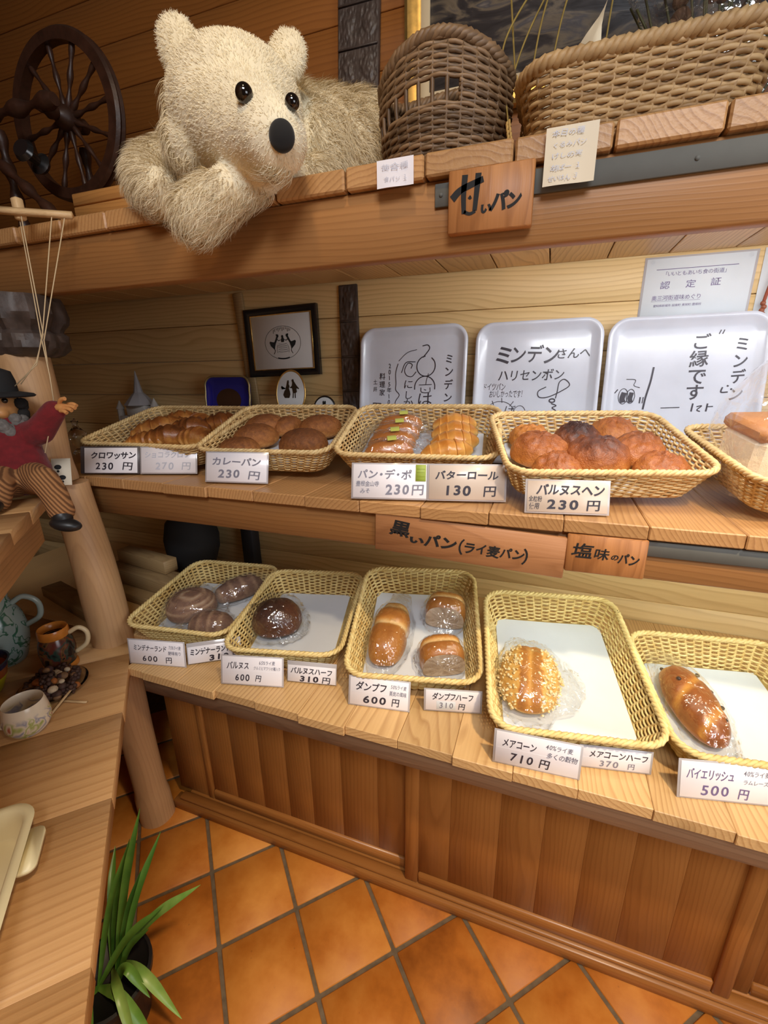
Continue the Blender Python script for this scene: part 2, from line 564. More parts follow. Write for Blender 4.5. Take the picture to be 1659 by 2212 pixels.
MT['fur'] = straw('cream_fur', s2l(246, 236, 208), s2l(226, 210, 172), 0.85)
MT['fur_long'] = straw('long_cream_fur', s2l(234, 220, 188), s2l(196, 174, 132), 0.85)
MT['terracotta'] = None


def tile_mat():
    t = NT('terracotta_tile')
    at = t.n('ShaderNodeAttribute', attribute_name='rnd')
    tc = t.n('ShaderNodeTexCoord')
    n1 = t.n('ShaderNodeTexNoise', ins={'Vector': tc.outputs['Object'], 'Scale': 9.0, 'Detail': 5.0, 'Roughness': 0.6})
    n2 = t.n('ShaderNodeTexNoise', ins={'Vector': tc.outputs['Object'], 'Scale': 2.2, 'Detail': 2.0})
    vo = t.n('ShaderNodeTexVoronoi', ins={'Vector': tc.outputs['Object'], 'Scale': 26.0})
    f = t.math('ADD', t.math('MULTIPLY', n1.outputs[0], 0.7), t.math('ADD', t.math('MULTIPLY', at.outputs['Fac'], 0.25), t.math('MULTIPLY', n2.outputs[0], 0.25)))
    c = t.ramp(f, [(0.35, (0.24, 0.066, 0.008)), (0.56, (0.50, 0.158, 0.017)), (0.8, (0.66, 0.265, 0.042))])
    sp = t.ramp(vo.outputs['Distance'], [(0.0, (1, 1, 1)), (0.07, (0, 0, 0))])
    c = t.mix(t.math('MULTIPLY', sp, 0.45), c, (0.16, 0.05, 0.015))
    t.base(c)
    t.rough(t.math('ADD', t.math('MULTIPLY', n1.outputs[0], 0.4), 0.34))
    t.bump(n1.outputs[0], 0.3, 0.004)
    return t.m


MT['terracotta'] = tile_mat()
MT['grout'] = simple('grey_brown_grout', (0.15, 0.105, 0.058), 0.9, 0, 0.25, 60, 0.4)

# ------------------------------------------------------------------ writing
_gl = {}


def glyph(ch, bold):
    k = (ch, bold)
    if k not in _gl:
        cu = bpy.data.curves.new('glyph', 'FONT')
        cu.body = ch
        cu.offset = bold
        cu.resolution_u = 3
        o = bpy.data.objects.new('glyph', cu)
        COL.objects.link(o)
        dg = bpy.context.evaluated_depsgraph_get()
        me = bpy.data.meshes.new_from_object(o.evaluated_get(dg))
        V = np.array([v.co for v in me.vertices]).reshape(-1, 3)
        F = [np.array(p.vertices) for p in me.polygons]
        bpy.data.objects.remove(o)
        bpy.data.curves.remove(cu)
        bpy.data.meshes.remove(me)
        _gl[k] = (V, F)
    return _gl[k]


def adv(ch):
    if ch == ' ':
        return 0.35
    if ch in '・':
        return 0.6
    if ch in 'ッい':
        return 0.85
    return 0.62 if ord(ch) < 256 else 0.98


def text(mb, s, x, y, h, wd=None, bold=0.012, jit=0.05, vert=False, rot=0.0, M=None, z=0.0006, shear=0.0, m=0, grow=1.0):
    """x,y: left end and middle height of the line; h: glyph height; wd: total width"""
    if vert:
        tot = len(s)
        sy = (wd or tot * h) / tot
        pos = [(x, y - (i + 0.5) * sy) for i in range(len(s))]
        sx = h
        sy = min(sy, h * 1.1)
    else:
        A = [adv(c) for c in s]
        tot = sum(A)
        sx = (wd / tot) if wd else h
        sy = h
        acc, pos = 0, []
        for a in A:
            pos.append((x + (acc + a / 2) * sx, y))
            acc += a
    for i, ch in enumerate(s):
        if ch == ' ':
            continue
        V, F = glyph(ch, bold)
        if len(V) == 0:
            continue
        c = (V.max(0) + V.min(0)) / 2 if ord(ch) < 256 else np.array([0.5, 0.38, 0])
        P = V - c
        if ord(ch) < 256:
            P[:, 1] *= 1.12
        k = 1 + jit * random.uniform(-1, 1)
        P = P * [sx * k, sy * k, 0]
        a = jit * random.uniform(-1, 1) * 1.4
        ca, sa = math.cos(a), math.sin(a)
        P = np.c_[P[:, 0] * ca - P[:, 1] * sa + shear * P[:, 1], P[:, 0] * sa + P[:, 1] * ca, np.zeros(len(P))]
        P += [pos[i][0], pos[i][1] + jit * random.uniform(-1, 1) * sy * 0.6, z]
        if rot:
            q = P - [x, y, 0]
            P = np.c_[q[:, 0] * math.cos(rot) - q[:, 1] * math.sin(rot), q[:, 0] * math.sin(rot) + q[:, 1] * math.cos(rot), q[:, 2]] + [x, y, 0]
        if M is not None:
            P = xf(M, P)
        by = {}
        for f in F:
            by.setdefault(len(f), []).append(f)
        mb.add(P, [np.array(v) for v in by.values()], 0.5, m)


def stroke(mb, pts, wd, z=0.0006, M=None, n=24, taper=0.0, m=0, closed=False):
    """flat pen stroke"""
    p = smooth_path(np.asarray(pts, float), n)
    T = np.gradient(p, axis=0)
    T /= np.linalg.norm(T, axis=1)[:, None] + 1e-9
    N = np.c_[-T[:, 1], T[:, 0]]
    w_ = wd / 2 * (1 - taper * np.linspace(0, 1, n))[:, None]
    G = np.stack([np.c_[p - N * w_, np.full(n, z)], np.c_[p + N * w_, np.full(n, z)]], 1)
    if M is not None:
        G = xf(M, G)
    mb.grid(G, r=0.5, m=m, flip=True)


# ------------------------------------------------------------------ the room
def struct(o):
    o['kind'] = 'structure'
    return o


WY = 1.34
mb = MB()
T = 0.195
u = np.array([0.7071, -0.7071])
v = np.array([0.7071, 0.7071])
o0 = np.array([-0.512, 0.679])
for i in range(-9, 15):
    for j in range(-11, 10):
        c = o0 + (i + .5) * T * u + (j + .5) * T * v
        if -2.0 < c[0] < 1.9 and -0.7 < c[1] < 1.1:
            M = rotm(rz=R(-45), loc=(c[0], c[1], 0))
            hw = T / 2 - 0.0048
            mb.box((-hw, -hw, -0.02), (hw, hw, random.uniform(-0.001, 0.0)), 0.0025, M)
mb.add([(-2.1, -0.8, -0.004), (2.0, -0.8, -0.004), (2.0, 1.34, -0.004), (-2.1, 1.34, -0.004)], [np.array([0, 1, 2, 3])], 0.5, 1)
struct(mb.build('floor', [MT['terracotta'], MT['grout']]))

mb = MB()
zz = 1.52 - 0.115 * 14
k = 0
while zz < 2.9:
    m = 1 if zz > 1.63 else 0
    cuts = [-2.45, 1.7]
    for a, b in zip(cuts[:-1], cuts[1:]):
        if b - a > 0.05:
            mb.box((a, WY, max(zz, -0.02)), (b - 0.001, WY + 0.018, zz + 0.1135), 0.0018, m=m)
    zz += 0.115
struct(mb.build('wall_back', [MT['wall'], MT['wall_up']]))

mb = MB()
ML = frame((-2.42, 1.30, 0), (0.7071, -0.7071, 0), (0.7071, 0.7071, 0), (0, 0, 1))
zz = 0.0
while zz < 2.9:
    mb.box((-0.1, -0.018, zz), (3.0, 0.0, zz + 0.1135), 0.0018, m=1 if zz > 1.5 else 0)
    zz += 0.115
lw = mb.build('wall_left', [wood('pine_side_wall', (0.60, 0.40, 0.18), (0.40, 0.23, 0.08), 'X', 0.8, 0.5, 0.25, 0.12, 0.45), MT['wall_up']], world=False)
lw.matrix_world = Matrix(ML.tolist())
struct(lw)

# batten on the back wall
mb = MB()
mb.box((-0.018, 0, -0.30), (0.018, 0.012, 0.19), 0.003)
tr = mb.build('trim_1', MT['barwood'], world=False)
tr.matrix_world = Matrix(rotm(ry=R(-5), loc=(-0.965, WY - 0.013, 1.42)).tolist())
struct(tr)


# ------------------------------------------------------------------ shelves
def boards(mb, seams, x0, x1, y0, y1, z0, z1, seed, gap=0.0016, rag=0.006, ch=0.003):
    rr = random.Random(seed)
    xs = [x0] + [s for s in seams if x0 < s < x1] + [x1]
    for a, b in zip(xs[:-1], xs[1:]):
        mb.box((a + gap / 2, y0 + rr.uniform(-rag, rag), z0), (b - gap / 2, y1, z1 + rr.uniform(-0.0008, 0.0008)), ch)


tops = thing('top_shelf', 'thick wooden top shelf with brown beam carrying the white bear and two baskets', 'shelf', (-0.2, 0.8, 1.54))
mb = MB()
boards(mb, [-1.68, -1.55, -1.415, -1.28, -1.145, -1.01, -0.88, -0.745, -0.61, -0.48, -0.347, -0.212, -0.079, 0.052, 0.18, 0.315, 0.45, 0.58, 0.71, 0.84, 0.97, 1.1, 1.24, 1.37], -1.8, 1.5, 0.785, WY - 0.003, 1.645, 1.678, 3, 0.003, 0.004)
mb.build('shelf_board', MT['deck_mid'], tops, smooth=30)
mb = MB()
mb.box((-1.75, 0.80, 1.541), (1.5, 0.832, 1.6445), 0.003)
mb.build('beam', MT['beam'], tops)
mb = MB()
boards(mb, [-1.6 + 0.131 * i for i in range(24)], -1.75, 1.5, 0.834, WY - 0.003, 1.617, 1.626, 17, 0.003, 0.0, 0.0015)
mb.build('under_board', MT['deckY'], tops, smooth=30, label='pale lining boards on the underside')
mb = MB()
mb.box((-0.197, 0.7945, 1.606), (1.5, 0.7995, 1.638), 0.001)
for x in (-0.187, 0.155, 0.55):
    mb.lathe([(0.003, 0), (0.003, 0.0012), (0, 0.0016)], 10, rotm(rx=R(90), loc=(x, 0.7945, 1.622)))
mb.build('metal_strip', MT['metal'], tops, label='grey metal strip screwed along the beam')

mids = thing('middle_shelf', 'middle wooden shelf carrying the baskets of sweet bread rolls and buns', 'shelf', (-0.2, 0.85, 1.0))
mb = MB()
boards(mb, [-1.165, -1.03, -0.896, -0.76, -0.63, -0.492, -0.36, -0.225, -0.089, 0.046, 0.184, 0.324, 0.46, 0.595, 0.73, 0.865, 1.0, 1.13, 1.26, 1.39], -1.29, 1.5, 0.833, WY - 0.003, 1.074, 1.10, 5, 0.0012, 0.003, 0.002)
mb.box((-1.9, 0.90, 1.074), (-1.292, WY - 0.003, 1.0995), 0.003)
mb.build('shelf_board', MT['deck_mid'], mids, smooth=30)
mb = MB()
mb.box((-1.20, 0.85, 0.994), (1.5, 0.89, 1.0735), 0.003)
mb.build('beam', MT['beam'], mids)
mb = MB()
mb.box((0.17, 0.8435, 1.041), (1.5, 0.8495, 1.070), 0.001)
mb.build('metal_strip', MT['metal'], mids, label='grey metal strip under the board edge')

lows = thing('lower_shelf', 'lower pine shelf above the cabinet carrying the baskets of dark bread', 'shelf', (-0.2, 0.75, 0.56))
mb = MB()
boards(mb, [-0.90, -0.788, -0.679, -0.568, -0.454, -0.343, -0.227, -0.114, -0.001, 0.111, 0.229, 0.345, 0.46, 0.575, 0.69, 0.805, 0.92, 1.035, 1.15, 1.27, 1.39], -0.955, 1.5, 0.68, WY - 0.003, 0.627, 0.65, 9, 0.0006, 0.004, 0.0012)
mb.box((-1.95, 0.78, 0.627), (-1.06, WY - 0.003, 0.6495), 0.003)
mb.box((-1.06, 0.80, 0.627), (-0.956, WY - 0.003, 0.6495), 0.003)
mb.build('shelf_board', MT['deckY'], lows, smooth=30)
mb = MB()
mb.box((-0.93, 0.70, 0.566), (1.5, 0.74, 0.6265), 0.003)
mb.build('beam', MT['beam_low'], lows, label='greyish squared beam under the board ends')

# ------------------------------------------------------------------ cabinet below
cab = thing('cabinet', 'brown wooden base cabinet with sliding panel doors under the lower shelf', 'cabinet', (-0.2, 0.85, 0))
mb = MB()
mb.box((-1.04, 0.80, 0.0), (1.5, 0.835, 0.034), 0.003)
mb.box((-1.02, 0.808, 0.034), (1.5, 0.835, 0.045), 0.003)
mb.build('plinth', MT['cabX'], cab)
mb = MB()
mb.box((-0.95, 0.83, 0.575), (1.5, 0.87, 0.626), 0.002)
mb.build('top_rail', MT['cabX'], cab)
mb = MB()
mb.box((-1.0, 0.836, 0.0), (1.5, 1.25, 0.045), 0.002)
mb.build('bottom_board', MT['cabX'], cab)
mb = MB()
mb.box((-1.045, 0.842, 0.046), (-0.927, 0.862, 0.62), 0.002)
mb.build('side_panel', MT['cab'], cab)


def door(x0, x1, y, lab, lw_, rw_):
    d = MB()
    n = 7
    xs = np.linspace(x0 + lw_ - 0.005, x1 - rw_ + 0.005, n + 1) + np.r_[0, rng.uniform(-.012, .012, n - 1), 0]
    for a, b in zip(xs[:-1], xs[1:]):
        d.box((a, y + 0.008, 0.08), (b - 0.0002, y + 0.016, 0.545), 0.0004)
    o = d.build('door', MT['cab'], cab, label=lab)
    for a, b in ((x0, x0 + lw_), (x1 - rw_, x1)):
        f = MB()
        f.box((a, y, 0.046), (b, y + 0.02, 0.574), 0.003)
        f.build('stile', MT['cab'], o)
    for a, b in ((0.046, 0.082), (0.535, 0.574)):
        g = MB()
        g.box((x0 + lw_, y, a), (x1 - rw_, y + 0.02, b), 0.004)
        g.build('rail', MT['cabX'], o)
    return o


door(-0.925, -0.235, 0.838, 'dark recessed sliding door with vertical boards', 0.022, 0.022)
door(-0.252, 0.487, 0.815, 'lighter overlapping sliding door with knots', 0.036, 0.034)
door(0.495, 1.20, 0.838, 'recessed third door at the right end', 0.034, 0.034)

# ------------------------------------------------------------------ trunk post with carved capital
post = thing('trunk_post', 'peeled tree trunk post rising from the floor to the middle shelf in the corner', 'post', (-1.09, 0.775, 0))
mb = MB()
P = smooth_path([(-1.075, 0.765, 0.0), (-1.090, 0.765, 0.35), (-1.098, 0.765, 0.65), (-1.114, 0.768, 0.9), (-1.150, 0.775, 1.099)], 50)
k = 28
th = np.linspace(0, 2 * PI, k, endpoint=False)
G = []
for i, p in enumerate(P):
    rr = 0.048 - 0.003 * math.sin(i * .17) + (0.004 if i < 4 else 0)
    rr = rr * np.array([1 + 0.07 * nz((math.cos(a), math.sin(a), p[2] * 1.5), 1.3, 3) for a in th])
    G.append(np.c_[p[0] + rr * np.cos(th), p[1] + rr * np.sin(th), np.full(k, p[2])])
mb.grid(np.array(G), cv=True, cap0=True, cap1=True, r=0.31, flip=True)
mb.build('trunk', MT['post'], post, smooth=60)
post2 = thing('trunk_post', 'upper tree trunk post behind the puppet, topped by a dark carved capital', 'post', (-1.21, 0.80, 1.10))
mb = MB()
P = smooth_path([(-1.205, 0.774, 1.1005), (-1.21, 0.775, 1.2), (-1.215, 0.78, 1.42)], 30)
G = []
for i, p in enumerate(P):
    rr = 0.057 + 0.002 * math.cos(i * .3)
    rr = rr * np.array([1 + 0.07 * nz((math.cos(a), math.sin(a), p[2] * 1.5), 1.3, 9) for a in th])
    G.append(np.c_[p[0] + rr * np.cos(th), p[1] + rr * np.sin(th), np.full(k, p[2])])
mb.grid(np.array(G), cv=True, cap0=True, cap1=True, r=0.31, flip=True)
mb.build('trunk', MT['post'], post2, smooth=60)
mb = MB()
prof = [(0.060, 1.405), (0.072, 1.410), (0.088, 1.425), (0.091, 1.44), (0.090, 1.455), (0.080, 1.463), (0.082, 1.47), (0.094, 1.485), (0.098, 1.50), (0.096, 1.53), (0.090, 1.540)]
n = 72
th2 = np.linspace(0, 2 * PI, n, endpoint=False)
G = []
for a, z in prof:
    row = []
    for t in th2:
        q = a * (1.0 + 0.10 * math.cos(4 * (t + .3)) ** 3 + 0.10 * nz((math.cos(t) * 3, math.sin(t) * 3, z * 30), 1.0, 4) + 0.05 * nz((math.cos(t) * 9, math.sin(t) * 9, z * 60), 1.0, 7))
        row.append((-1.215 + q * math.cos(t), 0.79 + q * math.sin(t), z))
    G.append(row)
mb.grid(np.array(G), cv=True, cap0=True, cap1=True, flip=True)
mb.build('capital', MT['darkwood'], post2, smooth=25, label='dark carved wooden capital')

# ------------------------------------------------------------------ left counter and left plank shelf (set at 45 degrees)
E45 = np.array([0.7071, -0.7071, 0])      # along the front edge towards the viewer
N45 = np.array([0.7071, 0.7071, 0])       # out of the front edge
ctr = thing('side_counter', 'wide plank counter at the left with mugs and potpourri on it', 'counter', (-0.99, 0.735, 0.62))
MC = frame((-0.995, 0.728, 0), N45, -E45, (0, 0, 1))
mb = MB()
ed = [0, 0.24, 0.47, 0.73, 1.0, 1.4]
for a, b in zip(ed[:-1], ed[1:]):
    mb.box((-0.60, -b, 0.622), (random.uniform(-0.001, 0.001), -a - 0.0002, 0.6505), 0.0006, MC)
pp = [(-0.998, 0.7325), (-1.058, 0.777), (-1.60, 0.777), (-1.42, 0.306)]
mb.add([(x, y, z) for z in (0.622, 0.6503) for x, y in pp], [np.array([[i, (i + 1) % 4, (i + 1) % 4 + 4, i + 4] for i in range(4)]), np.array([3, 2, 1, 0]), np.array([4, 5, 6, 7])], 0.42)
co_ = mb.build('worktop', MT['counter'], None)
co_.parent = ctr
me = co_.data
cc = np.zeros(len(me.vertices) * 3, np.float32)
me.vertices.foreach_get('co', cc)
cc = xf(np.linalg.inv(MC), cc.reshape(-1, 3))
me.vertices.foreach_set('co', cc.astype(np.float32).ravel())
co_.matrix_parent_inverse = Matrix(WM[ctr.name].tolist()).inverted()
co_.matrix_basis = Matrix(MC.tolist())
WM[co_.name] = MC
mb = MB()
mb.box((-0.55, -1.4, 0.0), (-0.53, -0.05, 0.62), 0.002, MC)
mb.build('back_panel', MT['cab'], ctr)

lsh = thing('side_shelf', 'short thick plank shelf at the left on which the puppet sits', 'shelf', (-1.06, 0.66, 1.06))
MS = frame((-1.058, 0.656, 0), N45, -E45, (0, 0, 1))


def local_mesh(o, parent, M):
    me = o.data
    cc = np.zeros(len(me.vertices) * 3, np.float32)
    me.vertices.foreach_get('co', cc)
    me.vertices.foreach_set('co', xf(np.linalg.inv(M), cc.reshape(-1, 3)).astype(np.float32).ravel())
    o.parent = parent
    o.matrix_parent_inverse = Matrix(WM[parent.name].tolist()).inverted()
    o.matrix_basis = Matrix(np.asarray(M).tolist())


mb = MB()
for a, b in ((-0.0, 0.13), (0.13, 0.27), (0.27, 0.42), (0.42, 0.56), (0.56, 0.72), (0.72, 0.9)):
    mb.box((-0.50, -b, 1.072), (random.uniform(-0.002, 0.002), -a - 0.0002, 1.10), 0.0012, MS)
local_mesh(mb.build('shelf_board', MT['counter'], None), lsh, MS)
mb = MB()
mb.box((-0.065, -0.9, 0.995), (-0.02, -0.004, 1.0715), 0.003, MS)
local_mesh(mb.build('beam', MT['counterY'], None), lsh, MS)

# ------------------------------------------------------------------ baskets
def weave(side, rim, S_, nst, nrow, rs, amp, skip=None, rst=None, tmax=1.0, wavepts=3, flat=1.0):
    """strands woven in and out of upright stakes; S_(s,t) -> points, outward normals"""
    rst = rst or rs
    n = nst * wavepts
    s = np.arange(n) / n
    for j in range(nrow):
        t = (j + 0.5) / nrow * tmax
        P, N = S_(s, t)
        ph = PI * (j % 2)
        off = amp * np.cos(s * nst * PI + ph)
        Q = P + N * off[:, None]
        if skip is None:
            side.tube(Q, rs, 5, closed=True, r=random.random(), squash=flat)
        else:
            keep = ~skip(s, t)
            if keep.all():
                side.tube(Q, rs, 5, closed=True, r=random.random(), squash=flat)
            else:
                k0 = int(np.argmax(~keep))
                order = (np.arange(n) + k0) % n
                run = []
                for i in list(order) + [order[0]]:
                    if keep[i]:
                        run.append(i)
                    else:
                        if len(run) > 3:
                            side.tube(Q[run], rs, 5, r=random.random(), squash=flat)
                        run = []
    for i in range(nst):
        tt = np.linspace(0, tmax, 6)
        P = np.array([S_(np.array([(i + 0.5) / nst * 1.0]), t)[0][0] for t in tt])
        side.tube(P, rst, 5, r=random.random() * .5)


def rope(mb, path, rad, strands=3, pitch=0.03, closed=True, sr=None, pts=5):
    P = np.asarray(path, float)
    L = np.linalg.norm(np.roll(P, -1, 0) - P, axis=1).sum() if closed else np.linalg.norm(np.diff(P, axis=0), axis=1).sum()
    turns = max(1, round(L / pitch))
    n = turns * pts
    Q = resample(P, n, closed)
    T = (np.roll(Q, -1, 0) - np.roll(Q, 1, 0)) if closed else np.gradient(Q, axis=0)
    T /= np.linalg.norm(T, axis=1)[:, None]
    up = np.array([0, 0, 1.0])
    A = np.cross(T, up)
    A /= np.linalg.norm(A, axis=1)[:, None]
    B = np.cross(A, T)
    for k in range(strands):
        a = np.arange(n) / n * turns * 2 * PI + 2 * PI * k / strands
        mb.tube(Q + rad * (np.cos(a)[:, None] * A + np.sin(a)[:, None] * B), sr or rad * 1.05, 6, closed=closed, r=0.35 + 0.3 * random.random())


BK = {}


def basket(key, label, corner, yawd, W, D, tilt, mat, H=0.07, group=None):
    y, t = R(yawd), R(tilt)
    X = np.array([math.cos(y), math.sin(y), 0])
    Y = np.array([-math.sin(y) * math.cos(t), math.cos(y) * math.cos(t), math.sin(t)])
    N = np.cross(X, Y)
    M = frame(np.array(corner) - N * H, X, Y, N)       # local: x 0..W, y 0..D, z 0 floor .. H rim
    BK[key] = (M, W, D)
    o = thing('bread_basket', label, 'basket', M=M, group=group)
    ins = 0.026

    def S_(s, t):
        w_, d_ = W - 2 * ins * (1 - t), D - 2 * ins * (1 - t)
        n = 400
        base = resample(rrect(w_, d_, 0.045, 6), n)
        i = (np.asarray(s) * n)
        p = np.stack([np.interp(i, np.arange(n + 1), np.r_[base[:, k], base[0, k]]) for k in (0, 1)], -1)
        nn = p / np.array([w_ / 2, d_ / 2]) ** 1
        nn = np.sign(nn) * np.abs(nn) ** 6
        nn /= np.linalg.norm(nn, axis=1)[:, None] + 1e-9
        P = np.c_[p[:, 0] + W / 2, p[:, 1] + D / 2, np.full(len(p), 0.002 + t * (H - 0.006))]
        return P, np.c_[nn, np.zeros(len(p))]
    sd = MB()
    weave(sd, None, S_, 65, 15, 0.0023, 0.0027, rst=0.0028)
    sd.build('woven_side', mat, o, world=False, smooth=180)
    rm = MB()
    P, _ = S_(np.arange(160) / 160, 1.0)
    P[:, 2] = H - 0.003
    rope(rm, P, 0.0036, 3, 0.034)
    rm.build('braided_rim', mat, o, world=False, smooth=180)
    b = MB()
    r_ = rrect(W - 2 * ins, D - 2 * ins, 0.04, 6) + [W / 2, D / 2]
    n = len(r_)
    b.add(np.r_[np.c_[r_, np.full(n, 0.0)], np.c_[r_, np.full(n, 0.0035)]], [np.stack([np.arange(n), (np.arange(n) + 1) % n, (np.arange(n) + 1) % n + n, np.arange(n) + n], -1), np.arange(n)[::-1], np.arange(n) + n], 0.4)
    b.build('base', mat, o, world=False)
    return o


G1, G2 = 'bread baskets on the lower shelf', 'bread baskets on the middle shelf'
basket('L1', 'pale wicker basket holding three floury dark rye loaves, next to the trunk post', (-1.0312, .7488, .722), 7.64, .305, .35, 5.92, MT['straw'], group=G1)
basket('L2', 'pale wicker basket holding one single shiny brown round loaf in cellophane', (-.7014, .7428, .722), 12.99, .295, .375, 5.52, MT['straw'], group=G1)
basket('L3', 'pale wicker basket holding a long loaf and two cut half loaves', (-.377, .7525, .722), 12.54, .305, .372, 14.43, MT['straw'], group=G1)
basket('L4', 'pale wicker basket holding one oat-crusted golden loaf on white paper', (-.0473, .7023, .722), 9.76, .315, .399, 11.94, MT['straw'], group=G1)
basket('L5', 'pale wicker basket holding one slashed raisin loaf in a clear bag', (.2697, .7461, .722), 8.7, .31, .32, 8.25, MT['straw'], group=G1)
basket('M1', 'honey wicker basket full of croissants beside the red puppet', (-1.2723, .9033, 1.18), 3.1, .42, .333, 13.21, MT['straw_mid'], group=G2)
basket('M2', 'honey wicker basket of matte brown curry buns below the framed picture', (-.8432, .8946, 1.18), 7.68, .36, .315, 15.69, MT['straw_mid'], group=G2)
basket('M3', 'honey wicker basket with wrapped buns and glossy butter rolls side by side', (-.4700, .9331, 1.18), 6.63, .383, .288, 18.26, MT['straw_mid'], group=G2)
basket('M4', 'honey wicker basket full of rough dark walnut buns', (-.0574, .8488, 1.18), 14.7, .385, .318, 14.66, MT['straw_mid'], group=G2)
basket('M5', 'honey wicker basket holding the bagged white square loaf', (.3409, .8692, 1.18), 10.34, .40, .32, 10.22, MT['straw_mid'], group=G2)


# paper liners lie in the baskets
def liner(key, q, label):
    M, W, D = BK[key]
    q = np.array(q)
    n = 14
    uu, vv = np.meshgrid(np.linspace(0, 1, n), np.linspace(0, 1, n), indexing='ij')
    P = (1 - uu)[..., None] * ((1 - vv)[..., None] * q[3] + vv[..., None] * q[0]) + uu[..., None] * ((1 - vv)[..., None] * q[2] + vv[..., None] * q[1])
    z = 0.0048 + 0.0012 * np.sin(uu * 5 + vv * 3) * uu
    b = MB()
    b.grid(np.dstack([P, z]), r=.5)
    b.grid(np.dstack([P, z - 0.0006]), r=.5, flip=True)
    o = b.build('paper_liner', MT['paper'], None, world=False, smooth=180)
    o.matrix_world = Matrix(M.tolist())
    tag(o, label, 'paper', 'white paper liners in the baskets')


liner('L1', [(.035, .315), (.268, .318), (.262, .045), (.035, .045)], 'white paper liner under three dark rye loaves')
liner('L2', [(.035, .345), (.255, .345), (.262, .035), (.035, .035)], 'white paper liner under the single shiny round loaf')
liner('L3', [(.032, .338), (.272, .338), (.275, .036), (.032, .036)], 'white paper liner under a long loaf and two half loaves')
liner('L4', [(.030, .366), (.285, .366), (.285, .034), (.032, .034)], 'large bare white paper liner beside the oat-crusted loaf')
liner('L5', [(.034, .288), (.270, .288), (.275, .034), (.034, .034)], 'white paper liner beside the slashed raisin loaf')
liner('M2', [(.035, .275), (.322, .275), (.322, .035), (.035, .035)], 'white paper liner under the matte curry buns')
liner('M3', [(.035, .25), (.345, .25), (.345, .035), (.035, .035)], 'white paper liner under butter rolls and wrapped buns')
liner('M4', [(.035, .28), (.345, .28), (.345, .035), (.035, .035)], 'white paper liner under the dark walnut buns')


# ------------------------------------------------------------------ bread
BR = {}
BR['rye'] = bread('dark_rye_crust', [(0.0, s2l(206, 188, 160)), (0.35, s2l(170, 132, 98)), (0.6, s2l(124, 84, 58)), (1.0, s2l(84, 54, 36))], 0.75, 0.5, 70)
BR['shiny'] = bread('shiny_brown_crust', [(0.0, s2l(190, 130, 70)), (0.4, s2l(128, 70, 28)), (0.75, s2l(82, 40, 16)), (1.0, s2l(48, 24, 12))], 0.4, 0.35, 50)
BR['dampf'] = bread('golden_brown_crust', [(0.0, s2l(236, 200, 140)), (0.3, s2l(214, 160, 84)), (0.55, s2l(194, 128, 48)), (1.0, s2l(146, 82, 26))], 0.4, 0.25, 45)
BR['crumb'] = bread('grey_rye_crumb', [(0.0, s2l(214, 194, 170)), (1.0, s2l(168, 140, 112))], 0.9, 0.8, 120)
BR['oat'] = bread('oat_loaf_crust', [(0.0, s2l(236, 206, 140)), (0.4, s2l(226, 176, 88)), (0.7, s2l(198, 132, 48)), (1.0, s2l(150, 88, 28))], 0.5, 0.5, 75)
BR['oatflake'] = bread('oat_flakes', [(0.0, s2l(250, 238, 196)), (1.0, s2l(226, 192, 118))], 0.6, 0.2, 90)
BR['raisin'] = bread('raisin_loaf_crust', [(0.0, s2l(226, 176, 90)), (0.3, s2l(196, 132, 52)), (0.6, s2l(158, 88, 30)), (1.0, s2l(96, 48, 18))], 0.35, 0.25, 40, 0.2)
BR['curry'] = bread('curry_bun_crust', [(0.0, s2l(220, 160, 88)), (0.35, s2l(180, 114, 54)), (0.65, s2l(132, 78, 36)), (1.0, s2l(88, 50, 26))], 0.65, 0.9, 95, 0.0, 0.7)
BR['croissant'] = bread('croissant_crust', [(0.0, s2l(236, 190, 118)), (0.35, s2l(208, 146, 72)), (0.65, s2l(152, 88, 38)), (1.0, s2l(86, 46, 22))], 0.42, 0.35, 60, 0.15)
BR['roll'] = bread('glossy_roll_crust', [(0.0, s2l(252, 224, 152)), (0.3, s2l(230, 172, 88)), (0.6, s2l(192, 118, 46)), (1.0, s2l(140, 76, 30))], 0.28, 0.12, 35, 0.35, 0.3)
BR['walnut'] = bread('walnut_bun_crust', [(0.0, s2l(238, 184, 100)), (0.35, s2l(198, 126, 58)), (0.62, s2l(156, 88, 42)), (0.85, s2l(104, 56, 34)), (1.0, s2l(62, 36, 30))], 0.40, 1.0, 85, 0.1)
BR['white'] = bread('white_loaf_crumb', [(0.0, s2l(250, 238, 214)), (1.0, s2l(228, 196, 150))], 0.85, 0.4, 90)
BR['toast'] = bread('white_loaf_crust', [(0.0, s2l(226, 170, 100)), (1.0, s2l(176, 112, 54))], 0.5, 0.2, 40)


